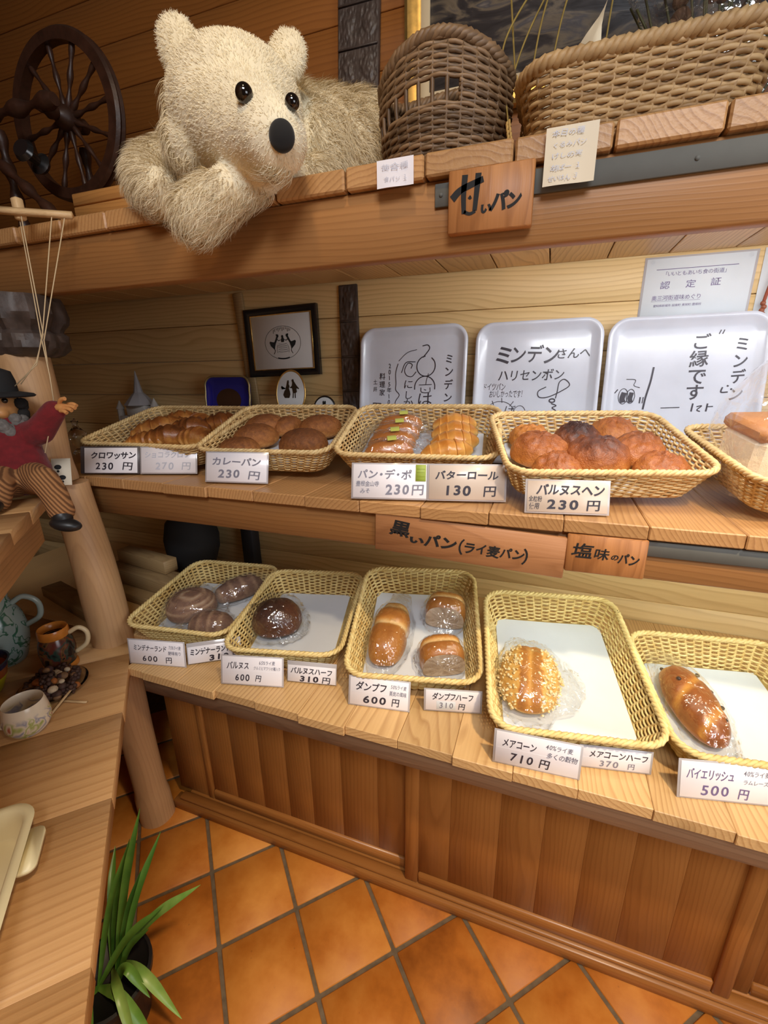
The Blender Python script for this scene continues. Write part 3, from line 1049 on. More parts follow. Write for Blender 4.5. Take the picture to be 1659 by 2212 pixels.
def dome(L, Wd, Hh, fn=None, amp=0.06, sc=18, seed=0.0, pe=2.2, nu=56, nv=26, crust=None, base=0.30):
    """bread dome: L along x, Wd along y, rests on z=0; returns grid and crust values"""
    ph = np.linspace(0.0, PI, nv)
    th = np.linspace(0, 2 * PI, nu, endpoint=False)
    G = np.zeros((nv, nu, 3))
    Cc = np.zeros((nv, nu))
    for i, p in enumerate(ph):
        for j, t in enumerate(th):
            sp_, cp = math.sin(p), math.cos(p)
            d = np.array([sp_ * math.cos(t), sp_ * math.sin(t), cp])
            k = (abs(d[0]) ** pe + abs(d[1]) ** pe + abs(d[2]) ** pe) ** (-1 / pe)
            q = d * k
            nn_ = nz(d, 1.6, seed) * 0.5 + nz(d, 4.0, seed + 3) * 0.35 + nz(d, 8.0, seed + 9) * 0.15
            q = q * (1 + amp * nn_)
            x, y, z = q[0] * L / 2, q[1] * Wd / 2, q[2]
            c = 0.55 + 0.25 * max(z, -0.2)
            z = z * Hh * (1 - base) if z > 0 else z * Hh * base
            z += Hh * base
            z = max(z, 0.0)
            if fn is not None:
                x, y, z, c = fn(x, y, z, c, d)
            G[i, j] = (x, y, z)
            Cc[i, j] = c
    return G, Cc


def loaf_mat(key, uu, vv, dz, rz):
    M, W, D = BK[key]
    return M @ rotm(rz=R(rz), loc=(uu, vv, 0.006 + dz))


def dome_thing(name, label, cat, Mw, mat, dims, group=None, bagged=None, bagseed=0, **kw):
    G, Cc = dome(*dims, **kw)
    b = MB()
    b.grid(G, cv=True, cap0=True, cap1=True, r=Cc.ravel())
    if bagged is None:
        o = b.build(name, mat, None, world=False, smooth=180)
        o.matrix_world = Matrix(Mw.tolist())
        WM[o.name] = Mw
        tag(o, label, cat, group)
        return o
    o = thing(name, label, cat, M=Mw, group=group)
    b.build('loaf', mat, o, world=False, smooth=180)
    if bagged:
        bag(o, dims, bagseed, **bagged)
    return o


def bag(o, dims, seed, tail=None, tail2=None, mat='bag', grow=1.10, wr=0.05, lift=1.06):
    """clear bag that follows the loaf, with crimped flat ends"""
    L, Wd, Hh = dims
    nv, nu = 30, 64
    G = np.zeros((nv, nu, 3))
    for i, p in enumerate(np.linspace(0.0, PI, nv)):
        for j, t in enumerate(np.linspace(0, 2 * PI, nu, endpoint=False)):
            d = np.array([math.sin(p) * math.cos(t), math.sin(p) * math.sin(t), math.cos(p)])
            k = (abs(d[0]) ** 2.4 + abs(d[1]) ** 2.4 + abs(d[2]) ** 2.4) ** (-1 / 2.4)
            wv = abs(nz(d, 3.2, seed)) + 0.8 * abs(nz(d, 6.5, seed + 4)) + 0.5 * abs(nz(d, 12.0, seed + 8))
            f = grow + wr * (wv * 2.0 - 0.5) + (0.08 * max(0, 0.25 - d[2]) / 0.25 * (0.6 + 1.2 * abs(nz(d, 5.0, seed + 2))) if d[2] < 0.25 else 0)
            x, y = d[0] * k * f * L / 2, d[1] * k * f * Wd / 2
            z = Hh * 0.3 + (d[2] * k * Hh * 0.7 * (lift + wr * wv * 1.6) if d[2] > 0 else d[2] * k * Hh * 0.30)
            for tl in (tail, tail2):
                if tl:
                    a, ln, sp_ = tl
                    dt = (math.degrees(t) - a + 180) % 360 - 180
                    if abs(dt) < sp_:
                        e = math.cos(dt / sp_ * PI / 2) ** 0.7 * max(0, 1 - abs(d[2]) * 1.3)
                        x += math.cos(R(a)) * ln * e + math.cos(t) * 0.25 * ln * e
                        y += math.sin(R(a)) * ln * e + math.sin(t) * 0.25 * ln * e
                        z = z * (1 - 0.75 * e) + e * (0.006 + 0.012 * abs(math.sin(dt * .22)))
            G[i, j] = (x, y, max(z, 0.0015))
    b = MB()
    b.grid(G, cv=True, r=.5)
    b.build('cellophane_bag', MT[mat], o, world=False, smooth=180, label='clear crinkled cellophane bag')


def spiral_fn(x, y, z, c, d):
    r_ = math.hypot(d[0], d[1])
    a = math.atan2(d[1], d[0])
    g = math.sin((r_ * 7.0 + a / (2 * PI)) * 2 * PI)
    if d[2] > 0.05:
        c = 0.5 - 0.42 * max(0, g) ** 2 + 0.1
        z += 0.0016 * g
    return x, y, z, c


def rye_stripe(x, y, z, c, d):
    g = math.sin(d[0] * 14)
    if d[2] > 0.1:
        c = 0.62 - 0.28 * max(0, g)
        z += 0.001 * g
    return x, y, z, c


GL = 'dark rye loaves'
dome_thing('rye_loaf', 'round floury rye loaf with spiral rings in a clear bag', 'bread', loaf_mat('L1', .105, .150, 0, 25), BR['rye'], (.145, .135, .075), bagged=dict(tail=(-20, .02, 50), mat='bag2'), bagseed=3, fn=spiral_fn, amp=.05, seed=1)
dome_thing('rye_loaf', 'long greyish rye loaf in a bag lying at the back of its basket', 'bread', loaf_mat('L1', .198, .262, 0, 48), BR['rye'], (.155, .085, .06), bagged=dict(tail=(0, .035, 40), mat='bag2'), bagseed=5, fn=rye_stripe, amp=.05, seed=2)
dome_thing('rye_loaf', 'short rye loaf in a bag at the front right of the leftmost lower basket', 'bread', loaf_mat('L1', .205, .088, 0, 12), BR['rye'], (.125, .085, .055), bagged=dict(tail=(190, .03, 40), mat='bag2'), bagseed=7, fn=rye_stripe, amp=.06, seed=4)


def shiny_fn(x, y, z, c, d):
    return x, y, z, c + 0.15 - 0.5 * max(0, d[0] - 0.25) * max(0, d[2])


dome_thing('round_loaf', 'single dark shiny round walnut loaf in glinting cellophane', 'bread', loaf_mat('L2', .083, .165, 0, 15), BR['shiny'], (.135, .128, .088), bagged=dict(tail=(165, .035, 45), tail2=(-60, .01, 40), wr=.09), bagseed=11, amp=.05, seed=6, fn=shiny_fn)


def segs(cuts, wd_):
    def fn(x, y, z, c, d):
        for q in cuts:
            e = abs(x - q)
            if e < wd_ * 2.2:
                k = math.exp(-(e / wd_) ** 2)
                z -= 0.009 * k * max(0, d[2])
                y *= 1 - 0.07 * k
                if d[2] > 0.0:
                    c = c * (1 - k) + 0.0 * k
        return x, y, z, c
    return fn


dome_thing('rye_loaf', 'long golden brown loaf with two pale splits in a clear bag', 'bread', loaf_mat('L3', .088, .155, 0, 83), BR['dampf'], (.185, .092, .078), bagged=dict(tail=(0, .05, 38), tail2=(180, .02, 40), grow=1.12), bagseed=13, amp=.03, seed=8, pe=2.8, fn=segs((0.0, 0.062), .0095), nu=72)


def half_loaf(label, Mw, seed, bagseed, tail):
    o = thing('half_loaf', label, 'bread', M=Mw)
    L, Wd, Hh = .085, .106, .078
    f0 = segs((0.012,), .007)

    def fn(x, y, z, c, d):
        x, y, z, c = f0(x, y, z, c, d)
        if x < -0.034:
            x = -0.034
        return x, y, z, c
    G, Cc = dome(L, Wd, Hh, fn=fn, amp=.02, seed=seed, pe=3.0, nu=64)
    b = MB()
    b.grid(G, cv=True, cap0=True, cap1=True, r=Cc.ravel())
    b.build('loaf', BR['dampf'], o, world=False, smooth=60)
    c = MB()
    th = np.linspace(0, 2 * PI, 40, endpoint=False)
    rings = []
    for k in (1.0, 0.6, 0.2):
        e = 2.6
        yy = np.sign(np.cos(th)) * np.abs(np.cos(th)) ** (2 / e) * Wd * 0.468 * k
        zz_ = np.sign(np.sin(th)) * np.abs(np.sin(th)) ** (2 / e)
        zz_ = Hh * .3 + np.where(zz_ > 0, zz_ * Hh * .66, zz_ * Hh * .28) * k
        rings.append(np.c_[np.full(40, -0.0352 - 0.0004 * k), yy, zz_])
    c.grid(np.array(rings), cv=True, cap1=True, r=rng.random(120))
    c.build('cut_face', BR['crumb'], o, world=False, smooth=180, label='pale greyish crumb of the cut face')
    bag(o, (L * .98, Wd, Hh), bagseed, tail=tail, grow=1.10)
    return o


half_loaf('half loaf in a bag at the back of its basket, cut face to the front', loaf_mat('L3', .228, .245, 0, 84), 21, 15, (180, .03, 50))
half_loaf('half loaf in a bag nearer the front, above the small half-loaf card', loaf_mat('L3', .218, .095, 0, 100), 23, 17, (180, .02, 50))


def oat_fn(x, y, z, c, d):
    s_ = abs(d[1])
    if s_ < 0.35 and d[2] > 0:
        g = math.exp(-(d[1] / 0.1) ** 2)
        z -= 0.005 * g
        c = 0.86 - 0.30 * g
    else:
        c = 0.42
    return x, y, z, c


oat = dome_thing('oat_loaf', 'golden loaf crusted with oat flakes on both flanks in a clear bag', 'bread', loaf_mat('L4', .090, .155, 0, 83), BR['oat'], (.172, .125, .07), bagged=dict(tail=(-90, .035, 45), tail2=(20, .02, 30), grow=1.10, wr=.06), bagseed=19, amp=.04, seed=31, fn=oat_fn)
fl = MB()
G, _ = dome(.174, .127, .071, fn=oat_fn, amp=.04, seed=31)
for _k in range(520):
    i, j = random.randrange(3, 15), random.randrange(0, 56)
    if abs(math.sin(2 * PI * j / 56) * math.sin(PI * i / 25)) < 0.36 and random.random() < 0.9:
        continue
    p = G[i, j] + rng.normal(0, .0025, 3) * [1, 1, 0.3]
    fl.ball(p, (.0042, .0030, .0013), 4, rotm(rx=random.uniform(-.6, .6), ry=random.uniform(-.6, .6), rz=random.uniform(0, 3))[:4, :4])
fo = fl.build('oat_flakes', BR['oatflake'], oat, world=False, smooth=180, kind='stuff', label='pale oat flakes scattered over the flanks')


def raisin_fn(x, y, z, c, d):
    g = math.sin((d[0] * 2.6 + d[1] * 0.9) * PI)
    if d[2] > 0.15:
        k = max(0, g) ** 3
        z -= 0.004 * k
        c = 0.72 - 0.5 * k
    return x, y, z, c


rl = dome_thing('raisin_loaf', 'long slashed brown raisin loaf in a clear bag at the right end', 'bread', loaf_mat('L5', .088, .155, 0, 97), BR['raisin'], (.195, .088, .065), bagged=dict(tail=(0, .055, 42), tail2=(180, .012, 40)), bagseed=23, amp=.05, seed=37, fn=raisin_fn)
rs = MB()
for (x, y, z) in ((.098, .012, .018), (.05, -.03, .05), (.01, -.036, .045), (-.03, -.034, .046), (.03, .02, .061), (-.06, -.022, .048)):
    rs.ball((x, y, z), (.005, .0045, .0035), 6)
    rs.build('raisin', simple('raisin_skin', (0.02, 0.008, 0.006), 0.4), rl, world=False, smooth=180)
    rs = MB()

# walnut buns
W8 = [(.088, .250, .092, 'pale round walnut bun alone at the back left of the bun basket', .25), (.190, .228, .112, 'darkest walnut bun at the back, between two paler ones', .98),
      (.284, .262, .110, 'reddish walnut bun at the back right of the bun basket', .52), (.092, .158, .122, 'chestnut walnut bun at the left, behind the front left bun', .60),
      (.205, .128, .128, 'large dark-topped walnut bun in the middle front', .85), (.300, .160, .116, 'wide chestnut walnut bun at the right, behind the front right bun', .60),
      (.110, .072, .104, 'walnut bun half hidden behind the rim at the front left', .55), (.312, .072, .106, 'flat walnut bun tucked in the front right corner', .55)]
for i, (uu, vv, dm, lab, cr) in enumerate(W8):
    def wf(x, y, z, c, d, cr=cr, i=i):
        b_ = nz(d, 3.5, i * 5.0)
        b2 = nz(d, 8.0, i * 3.0 + 20)
        z += max(0, d[2] + .2) * (0.0065 * b_ + 0.0045 * b2 + 0.003 * nz(d, 15.0, i * 2.0 + 7))
        return x, y, z, c * 0.45 + (cr - 0.3) * 0.9 * max(0, d[2]) ** 0.8 + 0.08
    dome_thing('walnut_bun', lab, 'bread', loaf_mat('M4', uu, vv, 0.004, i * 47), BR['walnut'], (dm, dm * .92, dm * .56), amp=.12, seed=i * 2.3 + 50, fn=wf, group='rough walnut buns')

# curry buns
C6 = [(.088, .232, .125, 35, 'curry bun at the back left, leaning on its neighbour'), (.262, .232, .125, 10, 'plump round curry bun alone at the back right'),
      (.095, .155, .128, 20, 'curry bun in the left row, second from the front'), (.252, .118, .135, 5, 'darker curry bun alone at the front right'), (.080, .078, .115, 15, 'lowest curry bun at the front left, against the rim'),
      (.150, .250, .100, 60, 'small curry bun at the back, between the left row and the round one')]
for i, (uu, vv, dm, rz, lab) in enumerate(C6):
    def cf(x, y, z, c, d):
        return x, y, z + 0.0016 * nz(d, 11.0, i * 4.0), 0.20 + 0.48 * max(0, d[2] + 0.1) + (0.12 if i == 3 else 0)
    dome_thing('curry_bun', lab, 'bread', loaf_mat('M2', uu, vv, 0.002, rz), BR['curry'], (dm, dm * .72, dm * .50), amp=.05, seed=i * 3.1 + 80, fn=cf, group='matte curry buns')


# rolled pastry: crescent or straight roll with stepped turns
def rolled(L, Rr, turns, bend, seed, flat=0.85, step=0.16):
    n, k = 90, 22
    t = np.linspace(-1, 1, n)
    th = np.linspace(0, 2 * PI, k, endpoint=False)
    G = np.zeros((n, k, 3))
    Cc = np.zeros((n, k))
    for i, u_ in enumerate(t):
        a = abs(u_) * turns
        f = a - math.floor(a)
        r_ = Rr * (1 - abs(u_) ** 2.0) ** 0.55 * (0.92 + step * (0.55 - f)) + 0.0004
        cx = u_ * L / 2
        cy = -bend * u_ * u_
        for j, q in enumerate(th):
            w_ = 1 + 0.05 * nz((u_ * 2, math.cos(q), math.sin(q)), 2.0, seed)
            G[i, j] = (cx - 0.35 * bend * u_ * math.cos(q) * r_ / Rr * 0.3, cy + r_ * w_ * math.cos(q), Rr * flat * 0.92 + r_ * w_ * flat * math.sin(q))
            Cc[i, j] = 0.12 + 0.36 * max(0, math.sin(q) + .3) + 0.14 * (1 - f) - 0.10 * (f > 0.86) + 0.25 * nz((u_ * 2, math.cos(q), math.sin(q)), 1.3, seed + 5)
    G[:, :, 2] = np.maximum(G[:, :, 2], 0.0)
    return G, Cc


CR = [(.115, .215, .175, .034, 38, 'long pale croissant along the left side of its basket'), (.195, .150, .140, .032, 18, 'dark-topped croissant at the front of the basket'),
      (.135, .285, .140, .032, 30, 'golden croissant at the back, behind the long pale one'), (.225, .225, .135, .032, 10, 'dark croissant in the middle of the heap'),
      (.300, .275, .130, .032, 35, 'darkest croissant at the back right'), (.300, .150, .120, .030, -8, 'croissant at the front right, half behind the curry bun basket'),
      (.210, .285, .110, .028, -25, 'small croissant at the back in the middle'), (.130, .120, .110, .026, 25, 'small pale croissant tip at the front left')]
for i, (uu, vv, L, Rr, rz, lab) in enumerate(CR):
    G, Cc = rolled(L * 1.08, Rr * 1.18, 3.3, 0.026, i * 3.0, step=.26)
    b = MB()
    b.grid(G, cv=True, cap0=True, cap1=True, r=Cc.ravel() + (0.22 if 'dark' in lab else -0.02), flip=True)
    o = b.build('croissant', BR['croissant'], None, world=False, smooth=70)
    o.matrix_world = Matrix(loaf_mat('M1', uu, vv, 0.002, rz).tolist())
    tag(o, lab, 'croissant', 'heap of croissants')

BT = [(.268, .228, .118, 'butter roll at the very back of the unwrapped row'), (.272, .178, .120, 'second butter roll from the back'), (.276, .128, .122, 'second butter roll from the front'), (.262, .076, .128, 'frontmost butter roll against the basket rim')]
for i, (uu, vv, L, lab) in enumerate(BT):
    G, Cc = rolled(L, .034, 3.2, 0.004, i * 4 + 30, 0.95, 0.12)
    b = MB()
    b.grid(G, cv=True, cap0=True, cap1=True, r=Cc.ravel() * .8, flip=True)
    o = b.build('butter_roll', BR['roll'], None, world=False, smooth=70)
    o.matrix_world = Matrix(loaf_mat('M3', uu, vv, 0.004, 8 + i * 3).tolist())
    tag(o, lab, 'bread roll', 'glossy butter rolls')
MT['label_green'] = simple('yellow_green_label', s2l(196, 200, 96), 0.4, coat=0.3)
PD = [(.122, .228, 'wrapped roll at the very back of the wrapped row'), (.120, .176, 'second wrapped roll from the back'), (.118, .124, 'second wrapped roll from the front'), (.120, .074, 'frontmost wrapped roll against the basket rim')]
for i, (uu, vv, lab) in enumerate(PD):
    o = thing('wrapped_roll', lab, 'bread roll', M=loaf_mat('M3', uu, vv, 0.004, 10 + i * 2), group='cellophane-wrapped rolls')
    G, Cc = dome(.125, .062, .058, amp=.04, seed=i + 120)
    b = MB()
    b.grid(G, cv=True, cap0=True, cap1=True, r=Cc.ravel() * .95)
    b.build('roll', BR['roll'], o, world=False, smooth=180)
    bag(o, (.128, .064, .058), i * 2.0 + 40, tail=(0, .022, 40), tail2=(180, .022, 40), grow=1.09, wr=.06)
    lb = MB()
    n = 8
    a = np.linspace(-0.35, 0.55, n)
    G = np.array([[(x, math.sin(q) * .0375, .0195 + math.cos(q) * .0475) for q in a] for x in (.0, .022)])
    lb.grid(G, r=.5)
    lb.build('label', MT['label_green'], o, world=False, smooth=180, label='small yellow-green paper label')

# white square loaf in a big clear bag at the right
M5, W5, D5 = BK['M5']
wl = thing('sliced_loaf', 'big white square loaf with pink flecks standing in a tall clear bag', 'bread', M=M5 @ rotm(rz=R(4), loc=(.028, .085, .008)))
b = MB()
b.box((0, 0, 0), (.24, .115, .105), .012)
b.build('crumb', BR['white'], wl, world=False, smooth=30, label='white crumb side of the loaf')
b = MB()
b.box((-.003, -.002, .098), (.243, .118, .125), .016)
b.build('crust', BR['toast'], wl, world=False, smooth=40, label='golden top crust')
b = MB()
nv, nu = 26, 56
G = np.zeros((nv, nu, 3))
for i in range(nv):
    z = i / (nv - 1)
    k = 1.06 if z < .45 else 1.06 - .70 * ((z - .45) / .55) ** 1.3
    base = resample(rrect(.27, .145, .03), nu)
    for j in range(nu):
        q = base[j] * [max(k, .30), max(k, .12)]
        wv = 1 + 0.06 * nz((q[0] * 20, q[1] * 20, z * 4), 1.0, 5) + 0.03 * nz((q[0] * 40, q[1] * 40, z * 9), 1.0, 8)
        G[i, j] = (.12 + q[0] * wv, .0575 + q[1] * wv, z * .285)
b.grid(G, cv=True, r=.5, flip=True)
b.build('plastic_bag', MT['bag2'], wl, world=False, smooth=180, label='tall clear plastic bag gathered at the top')

# ------------------------------------------------------------------ price cards
YEN = '円'


def card(label, bl, yawd, wd, h, tilt, lines, mat='card', holder='sleeve', ex=(0.004, 0.004, 0.003, 0.003), fold=True, group=None, blank=None):
    """lines: (text, left, middle, height, width, ink, bold) in card fractions; ex: holder margin left, right, bottom, top"""
    y, t = R(yawd), R(tilt)
    X = np.array([math.cos(y), math.sin(y), 0])
    U = np.array([-math.sin(y) * math.sin(t), math.cos(y) * math.sin(t), math.cos(t)])
    N = np.cross(X, U)
    M = frame(np.array(bl), X, U, N)
    o = thing('price_card', label, 'price card', M=M, group=group)
    b = MB()
    b.box((0, 0, -0.001), (wd, h, 0.0), 0.0003)
    if fold:
        b.box((0.002, h * .488, -0.0002), (wd - 0.002, h * .494, 0.0002), 0.0001)
    b.build('paper', MT[mat], o, world=False)
    if holder:
        b = MB()
        b.box((-ex[0], -ex[2], -0.0022), (wd + ex[1], h + ex[3], -0.0011), 0.0003)
        b.build('holder', MT[holder], o, world=False)
    if blank:
        b = MB()
        b.box((blank[0] * wd, blank[1] * h, 0.0001), (blank[2] * wd, blank[3] * h, 0.0004), 0.0001)
        b.build('correction_strip', MT['paper'], o, world=False)
    inks = {}
    for (s, l, m_, hh, ww, ink, bold) in lines:
        inks.setdefault(ink, MB())
        text(inks[ink], s, l * wd, m_ * h, hh * h, ww * wd, bold=bold, jit=0.045, shear=0.10)
    for ink, mb_ in inks.items():
        mb_.build('lettering', MT[ink], o, world=False)
    return o


GM, GLo = 'price cards on the middle shelf', 'price cards on the lower shelf'
card('card priced 230 yen for croissants in a dark holder, nearest the puppet', (-1.175, .842, 1.108), 16, .150, .068, 16,
     [('クロワッサン', .12, .70, .30, .86, 'ink', .028), ('230', .20, .27, .34, .36, 'ink', .02), (YEN, .72, .27, .34, .20, 'ink', .012)], holder='sleeve_dark', ex=(.012, .006, .002, .004), group=GM)
card('card with pale glare-coloured writing priced 270 yen, between croissant and curry bun cards', (-1.020, .887, 1.108), 17, .150, .068, 16,
     [('ショコラクロワ', .06, .72, .28, .84, 'ink_pale', .01), ('270', .25, .27, .34, .36, 'ink_pale', .015), (YEN, .74, .27, .34, .18, 'ink_pale', .01)], ex=(.004, .004, .003, .003), group=GM)  # glare put into the ink colour
card('greyish card priced 230 yen in front of the curry buns', (-.782, .862, 1.108), 10, .158, .070, 16,
     [('カレーパン', .09, .70, .30, .82, 'ink_grey', .022), ('230', .19, .27, .34, .38, 'ink_grey', .026), (YEN, .70, .24, .32, .20, 'ink_grey', .012)], group=GM)
o = card('card priced 230 yen with a small green tag at its corner, before the wrapped rolls', (-.372, .830, 1.108), 12, .155, .070, 16,
         [('パン・デ・ポ', .06, .70, .30, .74, 'ink_grey', .022), ('豊根金山寺', .04, .42, .17, .32, 'ink_grey', .008), ('みそ', .10, .20, .16, .14, 'ink_grey', .008), ('230', .44, .26, .36, .34, 'ink_grey', .026), (YEN, .80, .26, .34, .17, 'ink_grey', .012)], group=GM, fold=False)
b = MB()
b.box((.132, .036, .0004), (.153, .070, .0012), .0003)
for k in range(4):
    b.box((.134, .040 + k * .007, .0012), (.151, .0415 + k * .007, .0016), .0001)
b.build('green_tag', simple('green_tag_paper', s2l(150, 168, 62), 0.5), o, world=False)
card('beige card priced 130 yen in front of the butter rolls', (-.215, .862, 1.108), 13, .152, .070, 14,
     [('バターロール', .08, .72, .28, .84, 'ink', .026), ('130', .19, .27, .34, .38, 'ink', .03), (YEN, .72, .27, .34, .18, 'ink', .014)], mat='card_beige', fold=False, group=GM)
card('beige card priced 230 yen for the walnut buns, lowest on the shelf edge', (-.0205, .842, 1.106), 10, .142, .058, 16,
     [('バルヌスヘン', .12, .73, .38, .84, 'ink', .028), ('全粒粉', .02, .42, .2, .17, 'ink', .006), ('使用', .03, .19, .22, .13, 'ink', .008), ('230', .24, .25, .38, .42, 'ink', .03), (YEN, .74, .25, .38, .18, 'ink', .014)], mat='card_beige', fold=False, group=GM)

card('card priced 600 yen for the dark rye loaves, nearest the trunk post', (-.953, .695, .654), 12, .149, .064, 6,
     [('ミンデナーランド', .08, .70, .28, .62, 'ink', .012), ('75%ライ麦', .74, .78, .17, .22, 'ink_grey', .006), ('酸味有り', .72, .54, .18, .24, 'ink_grey', .008), ('600', .22, .24, .30, .30, 'ink', .014), (YEN, .66, .23, .28, .12, 'ink', .01)], group=GLo)
card('half-loaf card priced 310 yen, tilted and partly hidden by the neighbouring card', (-.803, .735, .656), 33, .128, .043, 16,
     [('ミンデナーランド', .04, .68, .42, .78, 'ink', .03), ('310', .38, .22, .40, .40, 'ink', .04), (YEN, .84, .22, .36, .14, 'ink', .014)], ex=(.002, .002, .001, .010), fold=False, group=GLo)
card('card priced 600 yen for the single shiny round loaf', (-.675, .706, .655), 13.5, .147, .066, 14,
     [('バルヌス', .08, .68, .30, .38, 'ink', .016), ('65%ライ麦', .62, .82, .16, .27, 'ink_grey', .006), ('クルミヒマワリの種入り', .53, .62, .14, .45, 'ink_grey', .006), ('600', .21, .24, .30, .26, 'ink', .016), (YEN, .56, .24, .26, .10, 'ink', .01)], group=GLo)
card('small card priced 310 yen with grey top strip, beside the shiny round loaf card', (-.530, .763, .655), 10.7, .118, .040, 14,
     [('バルヌスハーフ', .06, .70, .42, .88, 'ink', .022), ('310', .24, .22, .42, .42, 'ink', .036), (YEN, .72, .22, .42, .18, 'ink', .014)], ex=(.002, .002, .001, .010), fold=False, group=GLo)
card('card priced 600 yen below the basket with two half loaves', (-.358, .742, .654), 8.3, .131, .062, 14,
     [('ダンプフ', .10, .70, .34, .54, 'ink', .018), ('50%ライ麦', .70, .80, .17, .27, 'ink_grey', .006), ('蒸気の風味', .68, .56, .18, .29, 'ink_grey', .008), ('600', .22, .24, .32, .42, 'ink', .026), (YEN, .72, .24, .32, .14, 'ink', .012)], group=GLo)
card('small card priced 310 yen on a white correction strip, below the half loaves', (-.193, .778, .655), 13.5, .117, .046, 10,
     [('ダンプフハーフ', .12, .70, .38, .76, 'ink', .02), ('310', .24, .26, .34, .28, 'ink_grey', .016), (YEN, .60, .24, .34, .13, 'ink', .016)], fold=False, group=GLo, blank=(.20, .05, .55, .46))
card('large card priced 710 yen for the oat-crusted loaf', (-.0355, .690, .654), 3.5, .146, .066, 6,
     [('メアコーン', .08, .68, .30, .42, 'ink', .014), ('40%ライ麦', .60, .80, .18, .32, 'ink_grey', .008), ('多くの穀物', .62, .54, .20, .36, 'ink_grey', .008), ('710', .18, .25, .32, .30, 'ink', .018), (YEN, .54, .24, .32, .13, 'ink', .014)], group=GLo)
card('beige half-loaf card priced 370 yen, beside the large 710 yen card', (.1165, .731, .655), 10.4, .119, .040, 8,
     [('メアコーンハーフ', .11, .70, .40, .86, 'ink', .016), ('370', .26, .24, .38, .30, 'ink_grey', .012), (YEN, .68, .24, .34, .11, 'ink_grey', .01)], group=GLo)
card('card priced 500 yen for the raisin loaf, cut off by the picture edge', (.274, .720, .654), 12.2, .158, .064, 14,
     [('バイエリッシュ', .06, .68, .32, .48, 'ink_violet', .012), ('40%ライ麦', .62, .80, .17, .26, 'ink_grey', .004), ('ラムレーズン', .62, .56, .14, .30, 'ink_grey', .004), ('500', .20, .24, .34, .30, 'ink_violet', .012), (YEN, .58, .22, .32, .11, 'ink_violet', .012)], fold=False, group=GLo)


# ------------------------------------------------------------------ wooden signs with brush writing
def sign(label, bl, wd, h, th_, mat, lines, rot=0.0, pen=()):
    M = frame(bl, (math.cos(rot), 0, math.sin(rot)), (-math.sin(rot), 0, math.cos(rot)), (0, -1, 0))
    o = thing('wooden_sign', label, 'sign', M=M)
    b = MB()
    b.box((0, 0, -th_), (wd, h, 0), .002, r=.37)
    bo = b.build('board', mat, o, world=False)
    b = MB()
    for (s, l, m_, hh, ww, bold) in lines:
        text(b, s, l * wd, m_ * h, hh * h, ww * wd, bold=bold, jit=.07, shear=.14)
    for pts, pw in pen:
        stroke(b, [(x * wd, y * h) for x, y in pts], pw, taper=.25)
    b.build('brush_lettering', MT['brush'], o, world=False)
    return o


# board meshes are built lying in sign space (x along, y up), so the grain axes are X and Y
sg1 = wood('sign_board_upright', (0.50, 0.215, 0.07), (0.28, 0.105, 0.03), 'Y', 1.2, 0.5, 0.0, 0.1, 0.55)
S1 = sign('square sign with bold black brush writing under the two top baskets', (-.1715, .776, 1.562), .124, .0835, .018, sg1,
          [('い', .40, .34, .18, .13, .06), ('パ', .52, .43, .32, .19, .055), ('ン', .70, .42, .30, .18, .05)], 0.0,
          pen=[([(.05, .55), (.16, .68), (.42, .80)], .0105), ([(.20, .90), (.19, .6), (.20, .30)], .0088), ([(.36, .90), (.345, .6), (.33, .33)], .0088),
               ([(.20, .33), (.27, .29), (.34, .32)], .005), ([(.255, .56), (.27, .54), (.285, .55)], .005)])
sign('long sign with black brush writing about rye bread on the middle beam', (-.327, .836, .993), .382, .083, .012, MT['signX'],
     [('黒', .095, .66, .42, .11, .03), ('い', .205, .42, .20, .075, .05), ('パン', .285, .46, .36, .18, .04), ('（', .42, .42, .40, .08, .02), ('ライ麦パン', .50, .42, .30, .31, .03), ('）', .80, .42, .40, .08, .02)], R(-2.0))
sign('small salty-bread sign with black brush writing right of the long one', (.056, .834, .998), .132, .074, .012, sg1,
     [('塩', .08, .58, .40, .26, .016), ('味', .35, .54, .34, .21, .014), ('の', .57, .50, .16, .10, .03), ('パン', .66, .48, .30, .26, .03)], R(0.5))


# ------------------------------------------------------------------ paper notes on the top shelf edge
def note(label, bl, wd, h, lines, mat):
    o = thing('paper_note', label, 'note', M=frame(bl, (1, 0, 0), (0, 0, 1), (0, -1, 0)), group='taped notes on the top shelf edge')
    n = 8
    g = np.array([[(wd * i / (n - 1), h * j / (n - 1), .0012 * math.sin(i * .8) * (1 - j / (n - 1))) for j in range(n)] for i in range(n)])
    b = MB()
    b.grid(g, r=.5)
    b.build('paper', mat, o, world=False, smooth=180)
    b = MB()
    for (s, l, m_, hh, ww) in lines:
        text(b, s, l * wd, m_ * h, hh * h, ww * wd, bold=.004, jit=.10, z=.0022, shear=.1)
    b.build('lettering', MT['ink_pale'], o, world=False)


note('small white note with pencil writing taped below the brown oval basket', (-.287, .7775, 1.637), .060, .0375, [('使合種', .12, .72, .24, .76), ('食パン １', .2, .28, .2, .66)], MT['card'])
note('larger cream note with faint pencil lines taped below the long basket', (-.036, .7775, 1.608), .067, .069, [('本日の種', .12, .88, .12, .62), ('くるみパン', .14, .68, .1, .66), ('けしの実', .14, .50, .1, .6), ('胡ぱー １', .14, .30, .11, .6), ('せいはん ３', .10, .12, .11, .6)], simple('cream_note_paper', (0.78, 0.68, 0.50), 0.6))


